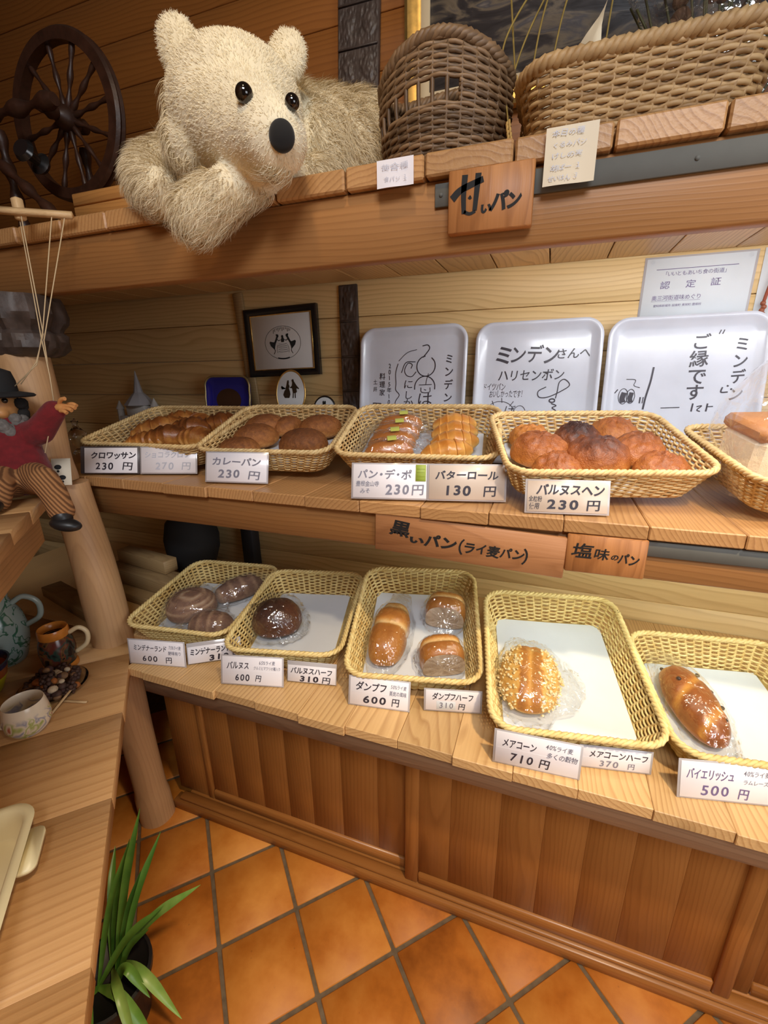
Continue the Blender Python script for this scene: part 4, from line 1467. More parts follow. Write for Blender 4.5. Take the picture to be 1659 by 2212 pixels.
# ------------------------------------------------------------------ autographed trays leaning on the wall
def tray(label, bl, wd, h, tilt, rolld, items, group='autographed white trays'):
    t = R(tilt)
    M = frame(np.array(bl), (math.cos(R(rolld)), 0, math.sin(R(rolld))), np.array([-math.sin(R(rolld)) * math.cos(t), math.sin(t), math.cos(t) * math.cos(R(rolld))]), (0, 0, 0))
    M[:3, 2] = np.cross(M[:3, 0], M[:3, 1])
    o = thing('signed_tray', label, 'tray', M=M, group=group)
    b = MB()
    rings = []
    for ins, z in ((0.004, -.002), (0, .004), (0, .012), (.003, .0145), (.008, .0145), (.011, .012), (.024, .003), (.030, .0015), (.05, .0012)):
        p = rrect(wd - 2 * ins, h - 2 * ins, max(.045 - ins, .012), 8)
        rings.append(np.c_[p[:, 0] + wd / 2, p[:, 1] + h / 2, np.full(len(p), z)])
    b.grid(np.array(rings), cv=True, cap1=False, r=.5)
    n = len(rings[-1])
    b.add(rings[-1], [np.arange(n)], .5)
    b.add(rings[0], [np.arange(n)[::-1]], .5)
    b.build('tray', MT['melamine'], o, world=False, smooth=50)
    b = MB()
    for it in items:
        if it[0] == 't':
            _, s, l, m_, hh, ww, bold = it[:7]
            text(b, s, l * wd, m_ * h, hh, ww, bold=bold, jit=.06, z=.0020, shear=.08)
        elif it[0] == 'v':
            _, s, l, top, hh, tot, bold = it[:7]
            text(b, s, l * wd, top * h, hh, tot, bold=bold, jit=.06, z=.0020, vert=True)
        else:
            _, pts, pw = it[:3]
            stroke(b, [(x * wd, y * h) for x, y in pts], pw, z=.0020, n=it[3] if len(it) > 3 else 30)
    b.build('marker_lettering', MT['ink'], o, world=False)
    return o


def circ(cx, cy, rx, ry, a0=0, a1=360, n=9):
    return [(cx + rx * math.cos(R(a)), cy + ry * math.sin(R(a))) for a in np.linspace(a0, a1, n)]


# fractions are taken on the whole tray (top edge = 1)
tray('narrowest signed tray with vertical writing, left of the other two', (-.536, 1.262, 1.112), .318, .372, 9, 0.8, [
    ('v', 'ミンデン様', .84, .80, .026, .175, .014), ('v', '2015年10月', .285, .74, .015, .14, .008), ('v', '料理家', .215, .67, .018, .07, .010), ('v', '土井', .145, .62, .014, .04, .005), ('v', '野', .165, .44, .03, .03, .01),
    ('s', circ(.63, .705, .085, .075, 55, -265, 14), .0028, 50), ('s', [(.60, .77), (.655, .83), (.64, .86), (.59, .855)], .0028), ('s', [(.54, .665), (.50, .63), (.45, .64), (.43, .68), (.46, .73), (.50, .72), (.49, .69)], .0024, 40),
    ('s', [(.40, .66), (.44, .735), (.53, .74)], .0024), ('s', [(.37, .75), (.45, .81), (.54, .83)], .0018), ('s', circ(.625, .545, .095, .085, 190, -10, 9), .0028), ('s', [(.655, .65), (.64, .60), (.635, .57)], .0018),
    ('s', [(.57, .565), (.69, .567)], .0020), ('s', [(.59, .545), (.60, .51), (.67, .51), (.675, .545)], .0022), ('s', [(.62, .53), (.64, .525)], .0022), ('t', 'に', .42, .575, .03, .032, .0), ('t', 'し', .425, .49, .028, .03, .0), ('t', 'か', .42, .425, .03, .034, .0), ('t', 'は', .55, .455, .045, .05, .0),
    ('s', [(.365, .73), (.345, .66), (.35, .58), (.35, .53), (.385, .49), (.35, .44), (.34, .36)], .0022, 40)])
tray('middle signed tray with two horizontal lines of writing and a loopy signature', (-.197, 1.262, 1.112), .316, .372, 9, 0.6, [
    ('t', 'ミ', .165, .775, .050, .048, .022), ('t', 'ンデン', .29, .775, .050, .125, .014), ('t', 'さんへ', .655, .775, .028, .085, .012), ('t', 'ハリセンボン', .20, .635, .032, .17, .008),
    ('t', 'ドイツパン', .075, .555, .022, .062, .0), ('t', 'おいしかったです！', .135, .505, .022, .095, .0),
    ('s', [(.60, .55), (.54, .52), (.55, .48), (.62, .48), (.72, .52), (.78, .56), (.74, .60), (.70, .58), (.69, .52), (.68, .47)], .0026, 60), ('s', circ(.655, .455, .022, .012), .0036), ('s', [(.65, .435), (.69, .42), (.66, .405), (.69, .385), (.66, .37)], .0028),
    ('s', [(.74, .37), (.60, .365), (.48, .34), (.56, .325), (.66, .345), (.74, .37)], .0024, 40), ('s', [(.82, .335), (.70, .345), (.77, .365)], .002),
    ('s', circ(.235, .365, .12, .085, 10, 190), .0014), ('s', [(.08, .42), (.12, .385)], .0018), ('s', [(.165, .455), (.18, .425)], .0018), ('s', [(.245, .475), (.25, .44)], .0018), ('s', [(.345, .45), (.315, .415)], .0018), ('s', circ(.40, .36, .05, .06, -20, 200), .0014), ('t', 'ば', .27, .385, .03, .03, .0),
    ('s', [(.155, .385), (.165, .365)], .0018), ('s', [(.175, .39), (.185, .365)], .0018)])
tray('widest signed tray with two vertical lines of writing, below the certificate', (.128, 1.262, 1.105), .335, .376, 9, 0.4, [
    ('v', 'ミンデン', .845, .87, .032, .15, .014), ('v', 'ご縁です', .60, .895, .040, .158, .012), ('s', [(.71, .905), (.70, .88)], .0022), ('s', [(.73, .905), (.72, .88)], .0022),
    ('s', [(.325, .69), (.315, .60), (.295, .50), (.285, .42)], .0042), ('s', circ(.145, .505, .032, .05), .0016), ('s', circ(.195, .505, .028, .046), .0016), ('s', [(.15, .53), (.14, .49), (.148, .465)], .012), ('s', [(.20, .53), (.193, .49), (.20, .465)], .010),
    ('s', [(.155, .615), (.215, .61), (.21, .575), (.25, .56)], .0016), ('s', [(.085, .525), (.105, .55)], .0026), ('s', [(.26, .50), (.258, .46)], .0032), ('s', [(.28, .50), (.276, .46)], .002), ('s', [(.40, .43), (.52, .435)], .002), ('s', [(.60, .46), (.595, .41)], .0035), ('s', [(.625, .44), (.655, .445), (.63, .42), (.65, .41)], .0024), ('s', [(.69, .46), (.685, .41)], .0035), ('s', [(.69, .44), (.725, .442)], .0024), ('s', [(.765, .56), (.76, .53), (.80, .53)], .0030), ('s', [(.79, .57), (.80, .565)], .003)])

# ------------------------------------------------------------------ certificate and second sheet on the wall
ce = thing('certificate', 'laminated white certificate sheet pinned on the wall above the widest tray', 'certificate', M=frame((.193, WY - .0016, 1.466), (1, 0, .0), (.0, 0, 1), (0, -1, 0)))
b = MB()
b.box((0, 0, -.0006), (.216, .141, 0), .0002)
b.build('sheet', MT['paper'], ce, world=False)
b = MB()
b.box((-.005, -.004, -.0012), (.221, .145, -.0007), .0002)
b.build('lamination', MT['sleeve'], ce, world=False)
b = MB()
text(b, '「いいともあいち食の街道」', .036, .107, .011, .135, bold=0, jit=.01)
b.box((.022, .1165, .0002), (.186, .1178, .0006), .0001)
text(b, '認', .034, .083, .018, .021, bold=.006, jit=.01)
text(b, '定', .087, .083, .018, .021, bold=.006, jit=.01)
text(b, '証', .137, .084, .018, .021, bold=.006, jit=.01)
text(b, '奥三河街道味めぐり', .020, .055, .012, .104, bold=.004, jit=.01)
b.box((.020, .0475, .0002), (.122, .0480, .0005), .0001)
text(b, '愛知県新城市 設楽町 東栄町 豊根村', .026, .038, .0062, .10, bold=0, jit=.01)
b.build('printed_text', MT['ink_violet'], ce, world=False)
for x in (.012, .206):
    b = MB()
    b.lathe([(0, .0045), (.003, .0042), (.0045, .002), (.005, 0)], 12, rotm(loc=(x, .134, .0)))
    b.build('pin', MT['bag'], ce, world=False, smooth=60)
sh = thing('paper_sheet', 'white sheet beside the certificate, cut off by the picture edge', 'sheet', M=frame((.424, WY - .0016, 1.44), (1, 0, 0), (0, 0, 1), (0, -1, 0)))
b = MB()
b.box((0, 0, -.0006), (.16, .172, 0), .0002)
b.build('sheet', MT['paper'], sh, world=False)
tas = thing('red_cord_charm', 'red cord charm with brown beads hanging over the white sheet at the right', 'charm', (.452, WY - .012, 1.60))
b = MB()
b.tube(smooth_path([(.452, WY - .011, 1.605), (.449, WY - .011, 1.57), (.442, WY - .011, 1.53), (.438, WY - .011, 1.50)], 20), .0035, 6)
b.build('cord', simple('red_brown_cord', s2l(150, 72, 48), 0.7), tas, smooth=180)
b = MB()
b.ball((.452, WY - .014, 1.60), (.010, .008, .010), 10)
b.build('red_knot', simple('red_knot_fabric', s2l(190, 40, 44), 0.6), tas, smooth=180)
b = MB()
for i, z in enumerate((1.497, 1.489, 1.482, 1.474)):
    b.ball((.437 + .003 * (i % 2), WY - .012, z), .0055, 8)
b.build('bead_end', simple('brown_beads', s2l(150, 84, 56), 0.4), tas, smooth=180)

# ------------------------------------------------------------------ framed silhouette picture, plaques, carved boards
fp = thing('framed_picture', 'black framed silhouette picture of three seated figures in an oval', 'picture', M=rotm(ry=R(-1.6), loc=(-.953, 1.327, 1.348)) @ frame((0, 0, 0), (1, 0, 0), (0, math.sin(R(2)), math.cos(R(2))), (0, -1, 0)))
WF, HF = .265, .208


def frame_bars(th_, wd, h, z0, z1, mb):
    prof = [(0, z0), (0, z1 * .8), (th_ * .2, z1), (th_ * .5, z1 * .95), (th_ * .85, z1 * .55), (th_, z1 * .5), (th_, z0)]
    rings = []
    for ins, z in prof:
        rings.append([(ins, ins, z), (wd - ins, ins, z), (wd - ins, h - ins, z), (ins, h - ins, z)])
    mb.grid(np.array(rings), cv=True, r=.5)


b = MB()
frame_bars(.020, WF, HF, -.006, .010, b)
b.build('black_frame', MT['black'], fp, world=False, smooth=25)
b = MB()
rr_ = [[(i_, i_, z), (WF - i_, i_, z), (WF - i_, HF - i_, z), (i_, HF - i_, z)] for i_, z in ((.0195, .0045), (.0195, .0055), (.0225, .0050), (.0225, .002))]
b.grid(np.array(rr_), cv=True, r=.5)
b.build('gilt_edge', MT['gold'], fp, world=False)
b = MB()
b.box((.018, .018, -.004), (WF - .018, HF - .018, .0015), .0003)
b.build('mount', simple('grey_white_mount', (0.62, 0.62, 0.62), 0.6), fp, world=False)


def poly(mb, pts, z, sc=1.0, ox=0, oy=0):
    p = np.array(pts, float) * sc + [ox, oy]
    mb.add(np.c_[p, np.full(len(p), z)], [np.arange(len(p))], .5)


b = MB()
cx, cy = WF / 2 + .002, HF / 2 - .002
stroke(b, circ(cx, cy, .066, .050, n=25), .0011, z=.0021, n=90)
stroke(b, circ(cx, cy, .064, .0482, 250, 290, 9), .004, z=.0021, n=24)
for sx in (-1, 1):
    # seated side figure: head with bun, leaning torso, arm to the table, wide skirt, leg
    poly(b, circ(cx + sx * .0175, cy + .0215, .0042, .0048, n=16), .0022)
    poly(b, circ(cx + sx * .0205, cy + .0245, .0028, .0026, n=12), .0022)
    stroke(b, [(cx + sx * .019, cy + .018), (cx + sx * .023, cy + .010), (cx + sx * .028, cy + .001)], .0062, z=.0022, n=12)
    stroke(b, [(cx + sx * .021, cy + .012), (cx + sx * .014, cy + .007), (cx + sx * .008, cy + .009)], .0022, z=.0022, n=12)
    poly(b, [(cx + sx * x, cy + y) for x, y in [(.024, .004), (.034, .003), (.046, .006), (.049, .002), (.045, -.008), (.036, -.016), (.031, -.020), (.029, -.010)]][::sx], .0022)
    stroke(b, [(cx + sx * .033, cy - .016), (cx + sx * .030, cy - .024), (cx + sx * .035, cy - .033)], .002, z=.0022, n=12)
    stroke(b, [(cx + sx * .018, cy - .006), (cx + sx * .022, cy - .018), (cx + sx * .021, cy - .030)], .0009, z=.0022, n=12)
poly(b, [(-.006, .010), (-.003, .014), (-.004, .020), (.0, .024), (.004, .021), (.004, .015), (.007, .010), (.005, .002), (-.005, .002)], .0022, 1.0, cx, cy)
for k in range(5):
    stroke(b, circ(cx, cy - .001 - k * .0058, .016 + k * .0008, .0035, 200, 340, 7), .0011, z=.0021)
for k in range(12):
    a = R(60 + k * 5.4)
    p = (cx + .062 * math.cos(a), cy + .047 * math.sin(a))
    stroke(b, [p, (p[0] * .96 + cx * .04 + .002 * math.sin(k), p[1] - .006 - .003 * (k % 3))], .0015, z=.0021, n=6)
b.build('silhouette', MT['blackv'], fp, world=False)

pq = thing('oval_plaque', 'white oval porcelain plaque with gold rim and a bowing couple in silhouette', 'plaque', M=frame((-.783, 1.290, 1.298), (1, 0, .0), (0, math.sin(R(8)), math.cos(R(8))), (0, -1, 0.14)))
b = MB()
th = np.linspace(0, 2 * PI, 64, endpoint=False)
rings = [[(a * .052 * math.cos(t), a * .070 * math.sin(t), z) for t in th] for a, z in ((.99, -.004), (.96, .002), (.6, .0035), (.2, .004))]
b.grid(np.array(rings), cv=True, cap0=True, cap1=True, r=.5)
b.build('porcelain_face', MT['porcelain'], pq, world=False, smooth=60)
b = MB()
b.tube([(.0525 * math.cos(t), .0705 * math.sin(t), .0) for t in th], .0028, 8, closed=True)
b.build('gold_rim', MT['gold'], pq, world=False, smooth=180)
b = MB()
man = [(.012, .036), (.016, .040), (.020, .038), (.021, .033), (.026, .026), (.034, .016), (.041, .010), (.040, .007), (.031, .010), (.033, -.002), (.028, -.006), (.029, -.022), (.025, -.022), (.024, -.006), (.021, -.006), (.020, -.022), (.016, -.022), (.017, -.004), (.014, .010), (.006, .014), (.005, .011), (.013, .018), (.015, .028)]
lady = [(-.004, .034), (.000, .037), (.002, .030), (.001, .024), (.005, .016), (.002, .010), (.006, .0), (.008, -.010), (.004, -.022), (-.014, -.022), (-.020, -.012), (-.016, .0), (-.009, .009), (-.016, .012), (-.024, .010), (-.026, .018), (-.028, .012), (-.025, .006), (-.012, .008), (-.008, .018), (-.006, .026)]
poly(b, man, .0046, .95, -.006, .006)
poly(b, lady, .0046, .95, -.006, .006)
b.build('silhouette', simple('brown_black_silhouette', (0.03, 0.018, 0.008), 0.5), pq, world=False)
pq2 = thing('oval_plaque', 'tiny round white plaque with dark rim peeping over the curry bun basket', 'plaque', M=frame((-.668, 1.297, 1.252), (1, 0, 0), (0, math.sin(R(8)), math.cos(R(8))), (0, -1, .14)))
b = MB()
rings = [[(a * .036 * math.cos(t), a * .036 * math.sin(t), z) for t in th] for a, z in ((.97, -.003), (.94, .002), (.2, .003))]
b.grid(np.array(rings), cv=True, cap0=True, cap1=True, r=.5)
poly_ = b.build('porcelain_face', MT['porcelain'], pq2, world=False, smooth=60)
b = MB()
b.tube([(.037 * math.cos(t), .037 * math.sin(t), .0) for t in th], .0026, 8, closed=True)
b.build('dark_rim', MT['black'], pq2, world=False, smooth=180)
b = MB()
poly(b, [(-.006, .020), (-.003, .024), (0, .020), (.003, .024), (.006, .020), (.005, .005), (-.005, .005)], .0036)
b.build('silhouette', MT['blackv'], pq2, world=False)
dish_ = thing('blue_dish', 'cobalt blue rectangular dish with gold scalloped rim standing on edge', 'dish', M=frame((-1.015, 1.275, 1.290), (1, 0, .0), (0, math.sin(R(6)), math.cos(R(6))), (0, -1, .1)))
b = MB()
rings = []
for ins, z in ((.002, -.004), (.0, .006), (.010, .004), (.022, -.001), (.03, -.001)):
    p = rrect(.178 - 2 * ins, .125 - 2 * ins, .032 - ins * .6, 8)
    rings.append(np.c_[p, np.full(len(p), z)])
b.grid(np.array(rings), cv=True, cap0=True, cap1=True, r=.5)
b.build('glazed_body', MT['cobalt'], dish_, world=False, smooth=50)
b = MB()
p = rrect(.178, .125, .032, 8)
p = resample(p, 90)
b.tube(np.c_[p, .006 + .001 * np.sin(np.arange(90) * .8)], .0035, 6, closed=True)
b.build('gold_rim', simple('dull_gold_rim', (0.38, 0.30, 0.14), 0.35, 0.6), dish_, world=False, smooth=180)
b = MB()
rings = [[(a * .05 * math.cos(t), -.014 + a * .038 * math.sin(t), z) for t in th] for a, z in ((1, -.0008), (.5, .0006), (.1, .001))]
b.grid(np.array(rings), cv=True, cap1=True, r=.5)
b.build('dark_medallion', simple('dark_brown_glaze', (0.05, 0.022, 0.012), 0.3), dish_, world=False, smooth=180)


def carved_board(name, label, M, wd, h, cols, rows, seed):
    o = thing(name, label, 'carved board', M=M)
    b = MB()
    b.box((0, 0, -.014), (wd, h, 0), .002)
    b.build('board', MT['darkwood'], o, world=False)
    rr = random.Random(seed)
    cw, ch = wd / cols, h / rows
    for i in range(cols):
        for j in range(rows):
            c = MB()
            n, m_ = 26, 26
            ox, oy = rr.uniform(0, 50), rr.uniform(0, 50)
            kind = rr.random()
            g = np.zeros((n, m_, 3))
            for a in range(n):
                for e in range(m_):
                    u_, v_ = a / (n - 1), e / (m_ - 1)
                    d_ = math.hypot((u_ - .5) * 2, (v_ - .5) * 2 * .9)
                    body = max(0, 1 - (d_ / (.62 + .2 * nz((u_ * 3 + ox, v_ * 3 + oy, 0), 1.0)))) ** .4
                    edge = min(1, min(u_, 1 - u_, v_, 1 - v_) * 14)
                    z = edge * (.004 * body + .0025 * nz((u_ * 7 + ox, v_ * 7 + oy, 2), 1.0) + .0015 * nz((u_ * 15, v_ * 15 + oy, ox), 1.0))
                    g[a, e] = (i * cw + cw * (.06 + .88 * u_), j * ch + ch * (.04 + .92 * v_), .0008 + z)
            c.grid(g, r=rr.random())
            c.build('carved_motif', MT['darkwood'], o, world=False, smooth=180)
    for j in range(1, rows):
        c = MB()
        c.box((.002, j * ch - .002, 0), (wd - .002, j * ch + .002, .005), .001)
        c.build('divider', MT['darkwood'], o, world=False)
    return o


carved_board('carved_mould', 'narrow dark carved biscuit mould leaning on the wall left of the trays', frame((-.612, 1.315, 1.102), (1, 0, 0), (-.035, .035, 1), (0, -1, .035)), .060, .505, 1, 5, 3)
carved_board('carved_mould', 'wide dark carved mould with two columns of reliefs behind the white bear', frame((-.600, 1.30, 1.70), (1, 0, -.02), (.03, .045, 1), (0, -1, .045)), .112, .62, 2, 7, 8)

# castle figurine and glass pieces in the dark corner
ca = thing('castle_figurine', 'small pale castle figurine with pointed spire in the dark corner', 'figurine', (-1.42, 1.30, 1.10))
mw = simple('pale_bisque', (0.42, 0.40, 0.37), 0.6)
mr = simple('grey_bisque_roof', (0.30, 0.29, 0.30), 0.6)


def cas(x):
    return -1.50 + x


b = MB()
b.box((-1.52, 1.270, 1.10), (-1.36, 1.320, 1.215), .003)
b.box((-1.475, 1.265, 1.215), (-1.385, 1.318, 1.255), .003)
b.build('keep', mw, ca)
b = MB()
b.lathe([(.055, 1.255), (.030, 1.285), (.016, 1.30), (.010, 1.33), (.001, 1.375)], 8, rotm(loc=(-1.43, 1.292, 0)), cap0=True)
b.build('spire', mr, ca, smooth=30)
for x, hh in ((-1.525, 1.27), (-1.355, 1.28)):
    b = MB()
    b.lathe([(.012, 1.10), (.012, hh - .03), (.016, hh - .03), (.001, hh)], 12, rotm(loc=(x, 1.285, 0)), cap0=True)
    b.build('turret', mw, ca, smooth=30)
gl = thing('glass_ornament', 'little clear glass ornament at the left end of the middle shelf', 'ornament', (-1.56, 1.12, 1.10))
mg = NT('clear_glass')
mg.base((0.95, 0.97, 0.98))
mg.rough(0.03)
mg.b.inputs['Transmission Weight'].default_value = 1.0
MT['glass'] = mg.m
b = MB()
b.lathe([(.022, 1.101), (.024, 1.104), (.010, 1.12), (.028, 1.15), (.030, 1.17), (.012, 1.19), (.007, 1.20), (.012, 1.212), (.001, 1.222)], 20, rotm(loc=(-1.53, 1.10, 0)), cap0=True)
b.build('glass_body', MT['glass'], gl, smooth=60)


# ------------------------------------------------------------------ organic bodies
def blob(name, chains, mat, parent, voxel=0.006, smooth=6, fac=0.5, ells=()):
    """one continuous surface grown over chains of (point, radius) and ellipsoids (centre, radii, rotation)"""
    b = MB()
    for ch in chains:
        for (p0, r0_), (p1, r1_) in zip(ch[:-1], ch[1:]):
            p0, p1 = np.array(p0), np.array(p1)
            n = max(2, int(np.linalg.norm(p1 - p0) / (min(r0_, r1_) * .35)) + 1)
            for t_ in np.linspace(0, 1, n):
                b.ball(p0 + (p1 - p0) * t_, r0_ + (r1_ - r0_) * t_, 10)
    for c, rad, rot_ in ells:
        b.ball(c, rad, 16, rotm(*[R(a) for a in rot_]))
    tmp = b.build('tmp', mat, None)
    m = tmp.modifiers.new('r', 'REMESH')
    m.mode = 'VOXEL'
    m.voxel_size = voxel
    sm = tmp.modifiers.new('s', 'SMOOTH')
    sm.factor, sm.iterations = fac, smooth
    dg = bpy.context.evaluated_depsgraph_get()
    me = bpy.data.meshes.new_from_object(tmp.evaluated_get(dg))
    bpy.data.objects.remove(tmp)
    me.name = name
    me.materials.clear()
    me.materials.append(mat)
    V = np.zeros(len(me.vertices) * 3, np.float32)
    me.vertices.foreach_get('co', V)
    W_ = V.reshape(-1, 3).astype(float)
    me.vertices.foreach_set('co', xf(np.linalg.inv(WM[parent.name]), W_).astype(np.float32).ravel())
    me.polygons.foreach_set('use_smooth', np.ones(len(me.polygons), bool))
    a = me.attributes.new('rnd', 'FLOAT', 'POINT')
    a.data.foreach_set('value', np.full(len(me.vertices), .5, np.float32))
    me.update()
    o = bpy.data.objects.new(name, me)
    COL.objects.link(o)
    o.parent = parent
    WM[o.name] = WM[parent.name]
    N = np.zeros(len(me.vertices) * 3, np.float32)
    me.vertices.foreach_get('normal', N)
    me.calc_loop_triangles()
    tri = np.zeros(len(me.loop_triangles) * 3, np.int32)
    me.loop_triangles.foreach_get('vertices', tri)
    return o, W_, N.reshape(-1, 3).astype(float), tri.reshape(-1, 3)


def hair(V, N, tri, count, fn, width, seed, segs_=3):
    """thin ribbon hairs standing on a surface; fn(p,n) -> (length, comb direction (n,3), curl)"""
    g = np.random.default_rng(seed)
    A = np.linalg.norm(np.cross(V[tri[:, 1]] - V[tri[:, 0]], V[tri[:, 2]] - V[tri[:, 0]]), axis=1)
    f = g.choice(len(tri), count, p=A / A.sum())
    u_, v_ = g.random(count), g.random(count)
    k = u_ + v_ > 1
    u_[k], v_[k] = 1 - u_[k], 1 - v_[k]
    w_ = 1 - u_ - v_
    t = tri[f]
    P = V[t[:, 0]] * w_[:, None] + V[t[:, 1]] * u_[:, None] + V[t[:, 2]] * v_[:, None]
    n = N[t[:, 0]] * w_[:, None] + N[t[:, 1]] * u_[:, None] + N[t[:, 2]] * v_[:, None]
    n /= np.linalg.norm(n, axis=1)[:, None] + 1e-9
    ln, comb, curl = fn(P, n)
    keep = ln > 0
    P, n, ln, comb = P[keep], n[keep], ln[keep], comb[keep]
    m = len(P)
    ln = ln * g.uniform(.6, 1.2, m)
    comb = comb + g.normal(0, .22, (m, 3))
    tang = comb - n * (comb * n).sum(1)[:, None]
    tang /= np.linalg.norm(tang, axis=1)[:, None] + 1e-9
    side = np.cross(n, tang)
    ph = g.uniform(0, 6.28, m)
    cl = np.floor(P / .016)
    clump = np.sin(cl[:, 0] * 12.9 + cl[:, 1] * 78.2 + cl[:, 2] * 37.7) * 1.2
    pts = []
    for i in range(segs_ + 1):
        s_ = i / segs_
        q = P + n * (ln * (0.75 * s_ - 0.33 * s_ * s_))[:, None] + tang * (ln * (0.25 * s_ + 0.72 * s_ * s_))[:, None]
        q = q + side * (ln * curl * np.sin(s_ * 3.0 + ph * .3 + clump) * s_)[:, None]
        pts.append(q)
    pts = np.array(pts)
    wv = np.cross(pts[1] - pts[0], n + g.normal(0, .5, (m, 3)))
    wv /= np.linalg.norm(wv, axis=1)[:, None] + 1e-9
    vs = []
    for i in range(segs_ + 1):
        w2 = width * (1 - (i / segs_) ** 1.5 * .92)
        vs += [pts[i] - wv * w2 / 2, pts[i] + wv * w2 / 2]
    vs = np.stack(vs, 1).reshape(-1, 3)
    per = 2 * (segs_ + 1)
    base = np.arange(m)[:, None] * per
    q = np.concatenate([base + np.array([2 * i, 2 * i + 1, 2 * i + 3, 2 * i + 2]) for i in range(segs_)])
    b = MB()
    b.add(vs, [q], np.repeat(g.random(m), per))
    return b


# ------------------------------------------------------------------ white bear
TZ = 1.679
bear = thing('plush_bear', 'large cream plush polar bear sprawling over the top shelf edge', 'plush toy', (-.55, .90, TZ))
HS = 0.95


def hp(*p):
    c_ = np.array((0, 0, CAM_H))
    return tuple(c_ + HS * (np.array(p) - c_))


head_c = np.array(hp(-.602, .872, 1.828))
chains = [
    [((-.645, .95, 1.79), .105), ((-.56, 1.03, 1.800), .125), ((-.45, 1.08, 1.795), .120), ((-.37, 1.13, 1.775), .095)],     # trunk
    [((-.63, .90, 1.82), .10), ((-.66, .92, 1.775), .092)],                                   # neck
    [(hp(-.585, .845, 1.795), .088), (hp(-.520, .795, 1.752), .071), (hp(-.462, .752, 1.724), .054), (hp(-.447, .742, 1.714), .050)],        # muzzle
    [((-.735, .90, 1.775), .058), ((-.785, .840, 1.742), .052), ((-.765, .805, 1.712), .047), ((-.728, .785, 1.690), .043)],   # far arm
    [((-.470, .90, 1.715), .036), ((-.478, .785, 1.694), .032), ((-.530, .730, 1.652), .037), ((-.588, .712, 1.617), .041)],  # near arm
]
ells = [(head_c, (.118, .107, .103), (0, 0, 20)), (head_c + (.010, -.030, .028), (.081, .072, .061), (0, 0, 20)),
        (head_c + (-.060, -.010, -.045), (.072, .078, .070), (0, 0, 0)),
        (hp(-.716, .880, 1.944), (.041, .023, .056), (8, -16, 25)), (hp(-.712, .880, 1.915), (.034, .025, .05), (8, -16, 25)), (hp(-.523, .935, 1.928), (.036, .021, .042), (0, 30, 20))]
bb, BV, BN, BT_ = blob('body', chains, MT['plush'], bear, .0055, 5, .5, ells)
eyes_n = [(hp(-.512, .768, 1.796), .0125), (hp(-.437, .790, 1.781), .0105)]
face_dir = np.array((.62, -.62, -.45))
face_dir /= np.linalg.norm(face_dir)


muz_c = np.array(hp(-.465, .758, 1.722))
earL_c, earR_c = np.array(hp(-.712, .880, 1.94)), np.array(hp(-.523, .935, 1.925))


def is_head(P):
    e = ((P - head_c) / [.140, .135, .135])
    m_ = np.linalg.norm(P - np.array(hp(-.51, .79, 1.745)), axis=1)
    h = ((e ** 2).sum(1) < 1.0) | (np.linalg.norm(P - muz_c, axis=1) < .080) | (m_ < .092) | (np.linalg.norm(P - earL_c, axis=1) < .08) | (np.linalg.norm(P - earR_c, axis=1) < .07)
    low = (P[:, 2] < 1.655) | ((P[:, 0] < -.60) & (P[:, 2] < 1.725)) | ((P[:, 0] < -.52) & (P[:, 2] < 1.672))
    return h & ~low


def fur_short(P, n):
    h = is_head(P)
    dm = np.linalg.norm(P - muz_c, axis=1)
    ln = np.where(h, np.clip(.0038 + (dm - .04) * .035, .0038, .0078), 0)
    for c, r_ in eyes_n:
        ln = np.where(np.linalg.norm(P - np.array(c), axis=1) < r_ * 1.25, 0, ln)
    comb = np.tile(-face_dir, (len(P), 1)) + np.array([0, 0, -.2])
    return ln, comb, 0.15


def fur_long(P, n):
    h = is_head(P)
    ln = np.where(h, 0, .036)
    cheek = h & (P[:, 0] < -.655) & (P[:, 2] < 1.84)
    ln = np.where(cheek, .026, ln)
    arm = (P[:, 1] < .87) & ~h
    ln = np.where(arm, .026, ln)
    comb = np.where(arm[:, None], np.array([-.35, -.45, -.75]), np.array([.55, .1, -.55]))
    comb = np.where(cheek[:, None], np.array([-.3, .1, -.9]), comb)
    return ln, comb, 0.28


hair(BV, BN, BT_, 60000, fur_short, .0010, 1, 2).build('short_fur', MT['fur'], bear, kind='stuff', label='short cream pile of the head')
hair(BV, BN, BT_, 52000, fur_long, .0012, 2, 4).build('shaggy_fur', MT['fur_long'], bear, kind='stuff', label='long shaggy cream fur of body and arms')


def surf_hit(c, d):
    """farthest body point along direction d near the ray from c"""
    d = np.asarray(d, float) / np.linalg.norm(d)
    q = BV - np.asarray(c)
    al = q @ d
    off = np.linalg.norm(q - al[:, None] * d, axis=1)
    k = off < .010
    return np.asarray(c) + d * al[k].max()


camp = np.array([0, 0, CAM_H])
for c, r_ in eyes_n:
    dv = camp - np.array(c)
    dv /= np.linalg.norm(dv)
    p = surf_hit(np.array(c) - dv * .05, dv)
    b = MB()
    b.ball(p - dv * .005, r_, 14)
    b.build('eye', MT['eye'], bear, smooth=180)
dv = camp - np.array((-.404, .715, 1.70))
dv /= np.linalg.norm(dv)
p = surf_hit(np.array(hp(-.435, .765, 1.718)), (.35, -.88, -.30))
b = MB()
b.ball(p + np.array((.001, -.001, 0)), (.0185, .014, .0195), 18, rotm(R(20), R(18), R(20)))
b.build('nose', MT['blackv'], bear, smooth=180, label='black velvet nose')

